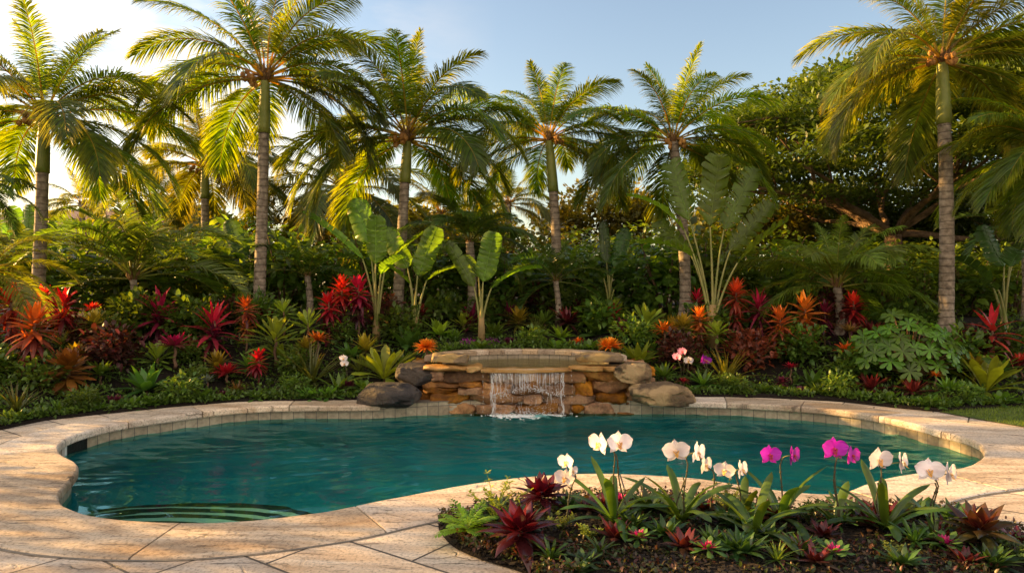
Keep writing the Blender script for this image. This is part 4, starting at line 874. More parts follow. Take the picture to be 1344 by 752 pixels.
tree('round_tree', 'distant leafy tree with dark crown between the two left palms', 262, 25, 9, 1.7, 5.2, 2.4, 40, .2, M_frd, M_rbark, umbrella=False, base_h=2, trunk_r=.12, limbs=5, leaves_per=60, flat=.8, csz=.7, group='trees beyond the garden')
tree('round_tree', 'far golden tree right of the curved palm trunk behind the fan palm', 985, 24, 10, 2.6, 4.8, 1.4, 60, .2, M_gold2, M_rbark, umbrella=False, base_h=1.6, trunk_r=.12, limbs=5, leaves_per=60, flat=.8, csz=.8, group='trees beyond the garden')
tree('round_tree', 'far sunlit tree behind the banana plants and golden crown', 500, 26, 11, 2.8, 5.0, 1.4, 60, .2, M_gold2, M_rbark, umbrella=False, base_h=1.6, trunk_r=.12, limbs=5, leaves_per=60, flat=.8, csz=.8, group='trees beyond the garden')
tree('round_tree', 'far olive tree low on the horizon behind the young feather palm', 610, 25, 12, 2.4, 4.3, 1.2, 50, .2, M_gold2, M_rbark, umbrella=False, base_h=1.4, trunk_r=.12, limbs=5, leaves_per=60, flat=.8, csz=.8, group='trees beyond the garden')
tree('round_tree', 'shadowy far tree left of the rain tree fork', 1095, 25, 13, 2.8, 5.2, 1.0, 110, .22, M_frd, M_rbark, umbrella=False, base_h=1.4, trunk_r=.12, limbs=5, leaves_per=70, flat=.8, csz=.9, group='trees beyond the garden')
tree('round_tree', 'shadowy far tree right behind the rain tree fork', 1200, 25, 14, 2.8, 5.4, 1.0, 110, .22, M_frd, M_rbark, umbrella=False, base_h=1.4, trunk_r=.12, limbs=5, leaves_per=70, flat=.8, csz=.9, group='trees beyond the garden')
tree('round_tree', 'shadowy far tree at the right border under the rain tree canopy', 1315, 25, 15, 3.0, 5.4, 1.0, 110, .22, M_frd, M_rbark, umbrella=False, base_h=1.4, trunk_r=.12, limbs=5, leaves_per=70, flat=.8, csz=.9, group='trees beyond the garden')
# small house far at the left
hs = thing('house', 'low house with a grey-mauve hipped roof beyond the left trees', 'house', (-17.5, 30, 0))
M_hw = plainmat('house_wall', (.3, .24, .2), (.36, .3, .25), scale=3); M_hr = plainmat('roof_tile', (.16, .11, .10), (.24, .17, .15), scale=20)
def boxmb(mb, x0, x1, y0, y1, z0, z1, a=(0, 0, .5)):
    mb.add([(x0, y0, z0), (x1, y0, z0), (x1, y1, z0), (x0, y1, z0), (x0, y0, z1), (x1, y0, z1), (x1, y1, z1), (x0, y1, z1)], [(0, 1, 5, 4), (1, 2, 6, 5), (2, 3, 7, 6), (3, 0, 4, 7), (4, 5, 6, 7), (3, 2, 1, 0)], a)
mb = MB(); boxmb(mb, -7, 5.5, -3, 4, 0, 3.6); obj('wall', mb.mesh('wall', M_hw, False), hs)
mb = MB(); mb.add([(-7.6, -3.6, 3.602), (6.1, -3.6, 3.602), (6.1, 4.6, 3.602), (-7.6, 4.6, 3.602), (-4, .5, 5.0), (2.5, .5, 5.0)], [(0, 1, 5, 4), (1, 2, 5), (2, 3, 4, 5), (3, 0, 4), (3, 2, 1, 0)], (0, 0, .5)); obj('roof', mb.mesh('roof', M_hr, False), hs)
mb = MB()
for x in (-5, -1.5, 2.2): boxmb(mb, x, x + 1.4, -3.04, -3.0, 1.1, 2.6)
M_glass_ = plainmat('window_glass', (.04, .05, .06), (.06, .07, .08), rough=.1, bump=0)
for x in (-5, -1.5, 2.2):
    mb = MB(); boxmb(mb, x, x + 1.4, -3.04, -2.98, 1.1, 2.6); obj('window', mb.mesh('window', M_glass_, False), hs)
# ---------------------------------------------------------------- background shrubs
def shrubmesh(seed, sz, n, leafsz, mat, big=True, asp=.5, stems=9):
    rng = random.Random(seed); pts = []; nn = []
    for _ in range(n):
        v = Vector((rng.gauss(0, 1), rng.gauss(0, 1), rng.gauss(0, 1))).normalized()*(rng.random()**.45); lump = 1 + .3*noise.noise(v*2.2 + Vector((seed, 0, 0)))
        pts.append(Vector((v.x*sz[0]*lump, v.y*sz[1]*lump, sz[2]*(.52 + v.z*.5*lump)))); nn.append(Vector((v.x, v.y, .15 + .5*v.z)))
    mb = MB(); cloud(mb, rng, pts, nn, leafsz, asp, .3, big, None, .5, .25); f = mb.mesh('foliage', mat)
    mb = MB()
    for k in range(stems):
        a = rng.random()*6.28; e = Vector((math.cos(a)*sz[0]*.6, math.sin(a)*sz[1]*.6, sz[2]*rng.uniform(.5, .95))); tube(mb, [(0, 0, -.05), e*.5 + Vector((0, 0, .15)), e], [.03, .02, .008], 5)
    return f, mb.mesh('stems', M_rbark)
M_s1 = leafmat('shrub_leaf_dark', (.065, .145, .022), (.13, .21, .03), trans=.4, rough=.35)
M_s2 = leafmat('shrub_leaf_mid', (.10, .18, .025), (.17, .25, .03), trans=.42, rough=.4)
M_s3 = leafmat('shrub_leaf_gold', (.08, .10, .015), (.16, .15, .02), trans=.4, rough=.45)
SH = {'dark': [shrubmesh(1, (1.1, .9, 2.3), 700, .27, M_s1), shrubmesh(2, (1.2, .9, 2.0), 1300, .15, M_s1, True, .42)],
      'mid': [shrubmesh(3, (1.1, .9, 2.3), 600, .30, M_s2, True, .45), shrubmesh(4, (1.1, .9, 2.2), 1500, .13, M_s2, True, .5)],
      'gold': [shrubmesh(5, (1.2, 1.0, 2.4), 1300, .17, M_s3, True, .5)]}
def shrub(kind, v, px, Y, top_py, label, wsc=1.0, name='leafy_shrub', group='leafy shrubs making the green backdrop'):
    X = (px - 672)/FPX*Y; z0 = gz(X, Y) - .05; H = CAMH - (top_py - HY)/FPX*Y - z0; f, s = SH[kind][v]; h0 = 2.3
    T = thing(name, label, 'shrub', (X, Y, z0), (px*7.7) % 6.28, group); T.scale = (wsc, wsc, H/h0); obj('foliage', f, T); obj('stems', s, T)
BK = [('mid', 0, 8, 13.4, 300, 'broad-leaved green shrub by the house at the far left'), ('dark', 0, 78, 13.2, 305, 'dark large-leaved shrub behind the orange-tipped purple ti plant'), ('dark', 1, 140, 14.2, 300, 'fine-leaved dark shrub behind the feathery areca palm'),
      ('dark', 0, 208, 13.5, 310, 'dark shrub rising behind the pink ti plant with spiky leaves'), ('mid', 0, 262, 14.5, 300, 'broad-leaved shrub under the short golden palm'), ('dark', 0, 318, 14.6, 290, 'dark glossy shrub left of the tall palm trunk'),
      ('dark', 0, 372, 14.0, 300, 'dark glossy shrub immediately right of the tall palm trunk'), ('dark', 1, 432, 14.4, 300, 'dense dark shrub behind the three red ti plants'), ('dark', 0, 492, 14.6, 300, 'dark shrub directly behind the leftmost large banana plant'),
      ('dark', 1, 548, 14.4, 310, 'dark fine-leaved shrub between the two banana plants'), ('dark', 0, 604, 14.4, 318, 'shaded shrub beneath the young feather palm'), ('dark', 0, 664, 14.2, 330, 'shaded large-leaved shrub behind the upright bright banana leaf'),
      ('mid', 1, 716, 15, 318, 'mid green shrub at the foot of the slim middle palm'), ('dark', 0, 768, 14.4, 318, 'dark shrub under the round golden tree'), ('dark', 1, 824, 14.8, 305, 'dense dark shrub left of the curved palm trunk'),
      ('dark', 0, 872, 14.2, 315, 'dark shrub just behind the curved palm trunk'), ('mid', 0, 925, 14.6, 290, "leafy shrub behind the traveller's palm stalks"), ('dark', 1, 985, 14.4, 310, "dark shrub right of the traveller's palm"),
      ('dark', 0, 1040, 14.3, 320, 'dark shrub left of the young palm with orange trunk'), ('dark', 1, 1100, 14.8, 318, 'dark fine-leaved shrub behind the young palm with orange trunk'), ('dark', 1, 1158, 14.2, 305, 'shaded shrub beneath the rain tree limbs'),
      ('dark', 1, 1212, 14.0, 335, 'dark shrub behind the golden-lit palm trunk'), ('dark', 0, 1270, 14.2, 330, 'dark shrub right of the golden-lit palm trunk'), ('mid', 1, 1330, 14.0, 320, 'green shrub near the right border under the palm fronds')]
BK += [('mid', 1, -60, 12.0, 345, 'small-leaved shrub continuing the bed past the areca at the left border'), ('dark', 0, -160, 11.4, 350, 'large-leaved dark shrub beyond the left border, nearest the house side'), ('mid', 0, -290, 10.2, 352, 'broad green shrub beyond the left border, second from the hedge'), ('dark', 1, -480, 8.6, 355, 'fine-leaved shrub beyond the left border, next to the hedge')]
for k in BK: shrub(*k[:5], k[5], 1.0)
BK2 = [('mid', 1, 60, 18, 285, 'pale green shrub of the far row near the house'), ('gold', 0, 150, 18, 280, 'sunlit yellow shrub in the far row behind the areca palm'), ('gold', 0, 235, 19, 278, 'sunlit yellow shrub of the far row by the dark round tree'), ('mid', 1, 310, 18, 280, 'far-row shrub left of the tall palm trunk'),
       ('gold', 0, 390, 18, 275, 'golden far-row shrub right of the tall palm trunk'), ('gold', 0, 470, 19, 275, 'golden far-row shrub under the golden palm crown'), ('gold', 0, 560, 18.5, 278, 'golden far-row shrub beside the banana palm trunk'), ('mid', 1, 640, 18, 292, 'far-row shrub behind the young feather palm'),
       ('gold', 0, 705, 19, 300, 'golden far-row shrub just left of the slim palm trunk'), ('mid', 1, 770, 18, 300, 'far-row shrub before the round golden tree'), ('mid', 1, 850, 18, 290, 'far-row shrub left of the curved trunk'), ('gold', 0, 925, 18, 285, "far-row golden shrub behind the traveller's palm"),
       ('mid', 1, 1010, 17, 300, 'far-row shrub at the rain tree canopy edge'), ('mid', 1, 1100, 16.6, 312, 'far-row shrub left of the rain tree trunk'), ('mid', 1, 1200, 16.6, 315, 'far-row shrub right of the rain tree trunk'), ('mid', 1, 1300, 16.6, 310, 'far-row shrub under the reaching rain tree limb')]
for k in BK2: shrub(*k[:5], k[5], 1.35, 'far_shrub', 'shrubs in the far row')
# ---------------------------------------------------------------- rosette plants
def ti_mesh(seed, mat, n=46, L_=.30, W=.058, top=12):
    rng = random.Random(seed); mb = MB(); rosette(mb, rng, n, L_, W, 82, -42, .75, 'lance', fold=.4, inner=.62, nseg=5, vert=.24, gpow=.5, jit=.22); return mb.mesh('leaf_crown', mat)
def mk(seed, mat, n, L_, W, e0, e1, dr, prof='strap', fold=.3, inner=.55, wave=0, nseg=7, vert=0, gpow=1.0, nm='leaves', jit=.15, dpow=1.3, ghi=1):
    rng = random.Random(seed); mb = MB(); rosette(mb, rng, n, L_, W, e0, e1, dr, prof, (0, 0, 0), fold, wave, inner, nseg, jit, 0, ghi, vert, gpow, dpow); return mb.mesh(nm, mat)
ORA = (.75, .22, .015); RED = (.55, .03, .02); MAG = (.42, .012, .075); BUR = (.14, .012, .03); PUR = (.07, .015, .03); YEL = (.55, .38, .04)
KM = {
 'ti_orange': [ti_mesh(s, leafmat('ti_orange', ORA, (.09, .02, .025), tip=(.5, .14, .02), tipamt=.35, tcol=(1.6, 1.2, .8), rough=.35, gain=1.25)) for s in (1, 2)],
 'ti_red': [ti_mesh(s, leafmat('ti_red', (.68, .05, .015), (.12, .022, .02), tip=(.4, .06, .02), tipamt=.4, tcol=(1.6, 1.0, .8), rough=.35, gain=1.25)) for s in (3, 4)],
 'ti_magenta': [ti_mesh(s, leafmat('ti_magenta', MAG, (.085, .012, .03), tip=(.3, .02, .05), tipamt=.4, tcol=(1.7, 1.0, .9), rough=.33, gain=1.25), 32, .36, .05) for s in (5, 6)],
 'ti_crimson': [ti_mesh(s, leafmat('ti_crimson', (.60, .015, .02), (.12, .01, .02), tip=(.35, .02, .03), tipamt=.4, tcol=(1.7, 1.0, .9), rough=.33, gain=1.25), 40, .26, .06) for s in (7, 8)],
 'ti_burgundy': [ti_mesh(s, leafmat('ti_burgundy', (.20, .015, .05), (.05, .01, .02), tcol=(1.6, 1, .9), rough=.33), 34, .33, .05) for s in (9, 10)],
 'ti_redgreen': [ti_mesh(s, leafmat('ti_redgreen', (.62, .02, .03), (.20, .06, .03), tip=(.5, .05, .03), tipamt=.5, tcol=(1.7, 1.1, .8), rough=.33, gain=1.25), 22, .40, .06) for s in (11, 12)],
 'croton': [mk(s, leafmat('croton', (.42, .20, .02), (.30, .17, .03), tip=(.22, .07, .02), tipamt=.8, tcol=(1.5, 1.3, .6)), 60, .24, .07, 85, -30, .6, 'ovate', .25, .6, .08, 6, .16) for s in (13,)],
 'croton_green': [mk(s, leafmat('croton_green', (.38, .30, .03), (.08, .11, .02), tip=(.25, .2, .03), tipamt=.5), 34, .28, .06, 85, -10, .6, 'lance', .3, .6, .03, 6, .1) for s in (14,)],
 'birdnest': [mk(s, leafmat('birdnest', (.20, .27, .03), (.10, .19, .025), trans=.42, rough=.33), 18, .42, .10, 80, 12, .75, 'lance', .3, .7, .05, 8) for s in (15, 16)],
 'birdnest_dark': [mk(s, leafmat('birdnest_dark', (.07, .15, .025), (.04, .10, .022), trans=.33, rough=.3), 18, .42, .10, 78, 8, .85, 'lance', .3, .7, .05, 8) for s in (17, 18)],
 'birdnest_bright': [mk(s, leafmat('birdnest_bright', (.27, .33, .03), (.16, .25, .03), trans=.45, rough=.3), 20, .48, .10, 82, 15, .7, 'obov', .3, .75, .04, 9) for s in (19, 20)],
 'lightgreen': [mk(s, leafmat('lightgreen', (.22, .28, .04), (.12, .20, .03), trans=.42, rough=.36), 34, .32, .06, 82, -5, .55, 'obov', .3, .6, .05, 7, .10) for s in (21, 22)],
 'spiky': [mk(s, leafmat('spiky', (.10, .14, .03), (.07, .10, .03), tip=(.16, .08, .03), tipamt=.5, rough=.35), 46, .52, .030, 86, 5, .75, 'blade', .3, .7, 0, 8, 0, 1, jit=.25) for s in (23, 24)],
 'spiky_yellow': [mk(s, leafmat('spiky_yellow', (.26, .25, .03), (.15, .17, .03), tip=(.24, .15, .03), tipamt=.5, rough=.33), 46, .52, .034, 86, 8, .65, 'blade', .3, .7, 0, 8, 0, 1, jit=.25) for s in (25,)],
 'brom_red': [mk(s, leafmat('brom_red', (.55, .02, .02), (.24, .02, .02), tcol=(1.6, 1, .8), rough=.3), 26, .20, .045, 78, 2, .55, 'lance', .3, .55) for s in (26, 27)],
 'brom_magenta': [mk(s, leafmat('brom_magenta', (.60, .01, .12), (.10, .05, .03), tcol=(1.6, 1, 1), rough=.3), 28, .20, .045, 80, 0, .55, 'lance', .3, .5) for s in (28, 29)],
 'brom_orange': [mk(s, leafmat('brom_orange', (.78, .20, .015), (.42, .09, .02), tip=(.6, .2, .03), tipamt=.3, tcol=(1.4, 1.1, .7), rough=.33), 26, .22, .042, 78, -5, .5, 'lance', .3, .6) for s in (30, 31)],
 'brom_bronze': [mk(s, leafmat('brom_bronze', (.16, .10, .03), (.09, .05, .025), tip=(.2, .06, .02), tipamt=.5, rough=.35), 30, .24, .035, 78, 5, .5, 'blade', .3, .6, 0, 6, 0, 1, jit=.2) for s in (32,)],
 'brom_dark': [mk(s, leafmat('brom_dark', (.16, .02, .025), (.06, .02, .02), tcol=(1.5, 1, .8), rough=.3), 28, .26, .04, 78, 5, .6, 'lance', .3, .6) for s in (33,)],
 'flame': [mk(s, leafmat('flame_flower', (.85, .30, .02), (.80, .14, .01), tip=(.85, .42, .05), tipamt=.7, tcol=(1.3, 1.1, .6), rough=.4), 90, .15, .035, 88, -12, .35, 'lance', .4, .6, 0, 4, 0) for s in (34, 35)],
 'green_low': [mk(s, leafmat('green_low', (.10, .20, .03), (.055, .13, .022), trans=.38, rough=.38), 20, .20, .055, 75, 2, .55, 'obov', .3, .6, .12, 6, 0, 1, jit=.25) for s in (36, 37, 38)],
 'green_rosette': [mk(s, leafmat('green_rosette', (.11, .20, .03), (.05, .12, .022), trans=.38, rough=.36), 26, .30, .05, 80, 5, .65, 'lance', .3, .6, .03, 7) for s in (39, 40)],
 'bluegrey': [mk(s, leafmat('bluegrey', (.12, .15, .14), (.08, .10, .09), rough=.45), 30, .18, .03, 80, 10, .4, 'blade', .3, .6) for s in (41,)],
 'purple_low': [mk(s, leafmat('purple_low', (.12, .02, .05), (.05, .012, .025), rough=.4, tcol=(1.5, 1, 1)), 34, .15, .05, 80, 0, .5, 'ovate', .25, .6, .25, 5, .05) for s in (42,)],
}
def bushmesh(seed, r, h, n, lf, mat, asp=.55, flowers=None):
    rng = random.Random(seed); pts = []; nn = []
    for _ in range(n):
        v = Vector((rng.gauss(0, 1), rng.gauss(0, 1), rng.gauss(0, 1))).normalized()*rng.random()**.4; l_ = 1 + .35*noise.noise(v*2.5 + Vector((seed*3, 0, 0)))
        pts.append(Vector((v.x*r*l_, v.y*r*l_, h*(.5 + .5*v.z*l_)))); nn.append(Vector((v.x, v.y, .4 + .5*v.z)))
    mb = MB(); cloud(mb, rng, pts, nn, lf, asp, .3, True, None, .45, .1); return mb.mesh('foliage', mat)
KM['bush_green'] = [bushmesh(1, .26, .36, 420, .07, leafmat('bush_green', (.06, .13, .022), (.11, .17, .03), trans=.36))]
KM['bush_bronze'] = [bushmesh(2, .30, .5, 520, .075, leafmat('bush_bronze', (.30, .09, .03), (.14, .06, .03), trans=.3, tcol=(1.8, 1.2, .7)))]
KM['bush_maroon'] = [bushmesh(3, .30, .5, 520, .08, leafmat('bush_maroon', (.10, .025, .025), (.06, .04, .02), trans=.3, tcol=(1.8, 1.2, .7)))]
KM['bush_dark'] = [bushmesh(4, .34, .5, 480, .09, leafmat('bush_dark', (.05, .11, .018), (.09, .15, .025), trans=.35)), bushmesh(5, .34, .5, 260, .13, leafmat('bush_dark', None, None))]
KM['bush_flower'] = [bushmesh(6, .13, .16, 160, .035, leafmat('violet_flower', (.42, .04, .35), (.30, .02, .3), tcol=(1.5, 1.2, 1.5)))]
M_stem = plainmat('woody_stem', (.11, .06, .04), (.20, .12, .07), scale=14, rough=.8, bump=.6)
mb = MB(); tube(mb, [(0, 0, 0), (.012, .0, .25), (-.008, .01, .5), (.01, 0, .75), (0, 0, 1.0)], [.019, .015, .014, .013, .012], 7); STEM = mb.mesh('stem', M_stem)
SIZE = {'ti_orange': .33, 'ti_red': .33, 'ti_magenta': .38, 'ti_crimson': .30, 'ti_burgundy': .36, 'ti_redgreen': .42, 'croton': .28, 'croton_green': .3, 'birdnest': .42, 'birdnest_dark': .42, 'birdnest_bright': .46, 'lightgreen': .34, 'spiky': .48,
        'spiky_yellow': .48, 'brom_red': .21, 'brom_magenta': .21, 'brom_orange': .23, 'brom_bronze': .24, 'brom_dark': .26, 'flame': .15, 'green_low': .21, 'green_rosette': .30, 'bluegrey': .18, 'purple_low': .16, 'bush_green': .3, 'bush_bronze': .34, 'bush_maroon': .34, 'bush_dark': .38, 'bush_flower': .15}
NAME = {'ti': ('ti_plant', 'ti plant'), 'croton': ('croton', 'croton'), 'birdnest': ('birds_nest_fern', 'fern'), 'spiky': ('spiky_grass_plant', 'plant'), 'brom': ('bromeliad', 'bromeliad'), 'flame': ('bromeliad', 'bromeliad'), 'green': ('leafy_plant', 'plant'), 'lightgreen': ('leafy_plant', 'plant'), 'bluegrey': ('succulent', 'succulent'), 'purple': ('leafy_plant', 'plant'), 'bush': ('low_bush', 'bush')}
GRP = {'ti': 'ti plants in the garden bed', 'croton': 'crotons in the garden bed', 'birdnest': 'broad rosette ferns in the garden bed', 'spiky': 'spiky plants in the garden bed', 'brom': 'bromeliads in the garden bed', 'flame': 'bromeliads in the garden bed', 'green': 'low green plants in the garden bed', 'lightgreen': 'low green plants in the garden bed', 'bluegrey': None, 'purple': 'low green plants in the garden bed', 'bush': 'low bushes in the garden bed'}
PLACED = []
def plant(kind, px, py, d, R, label, nick=None, basepx=None, tilt=0):
    Y = interp(EDGE, px) + d; X = (px - 672)/FPX*Y; z = CAMH - (py - HY)/FPX*Y; s = (1.12 if kind[:2] == 'ti' else 1.14)*R/FPX*Y/SIZE[kind]; fam = kind.split('_')[0]; bp = px if basepx is None else basepx
    XB = (bp - 672)/FPX*Y; zg = gz(XB, Y) - .01; rng = random.Random(int(px*31 + py)); nm, cat = NAME[fam]; bush = fam == 'bush'
    low = {'birdnest': .42, 'spiky': .45, 'green': .25, 'lightgreen': .25, 'brom': .2}.get(fam, 0)
    if bush: z -= .25*s
    else: z -= low*SIZE[kind]*s
    if z - zg < .06 or bush and z - zg < .3: z = zg if bush or fam in ('green', 'birdnest', 'spiky') else max(z, zg + .01)
    T = thing(nm, label, cat, (XB, Y, zg), 0, GRP[fam]); ms = KM[kind]; m = ms[rng.randrange(len(ms))]
    h = z - zg; o = obj('leaf_crown' if fam == 'ti' else ('foliage' if bush else 'leaves'), m, T, (X - XB, 0, h), (rng.uniform(-.12, .12), rng.uniform(-.12, .12), rng.random()*6.28), s)
    if h > .03:
        st = obj('stem', STEM, T, (0, 0, 0), (0, math.atan2(X - XB, h), 0), (max(1, s), max(1, s), math.hypot(h, X - XB)))
    if fam == 'ti' and h > .5:       # lower leaves along the stem
        for q in (.62,):
            obj('lower_leaves', KM['ti_burgundy'][0] if kind not in ('ti_orange', 'ti_red') else m, T, ((X - XB)*q, 0, h*q), (0, 0, rng.random()*6), s*.72)
    PLACED.append((px, py, d, nick or None)); return T
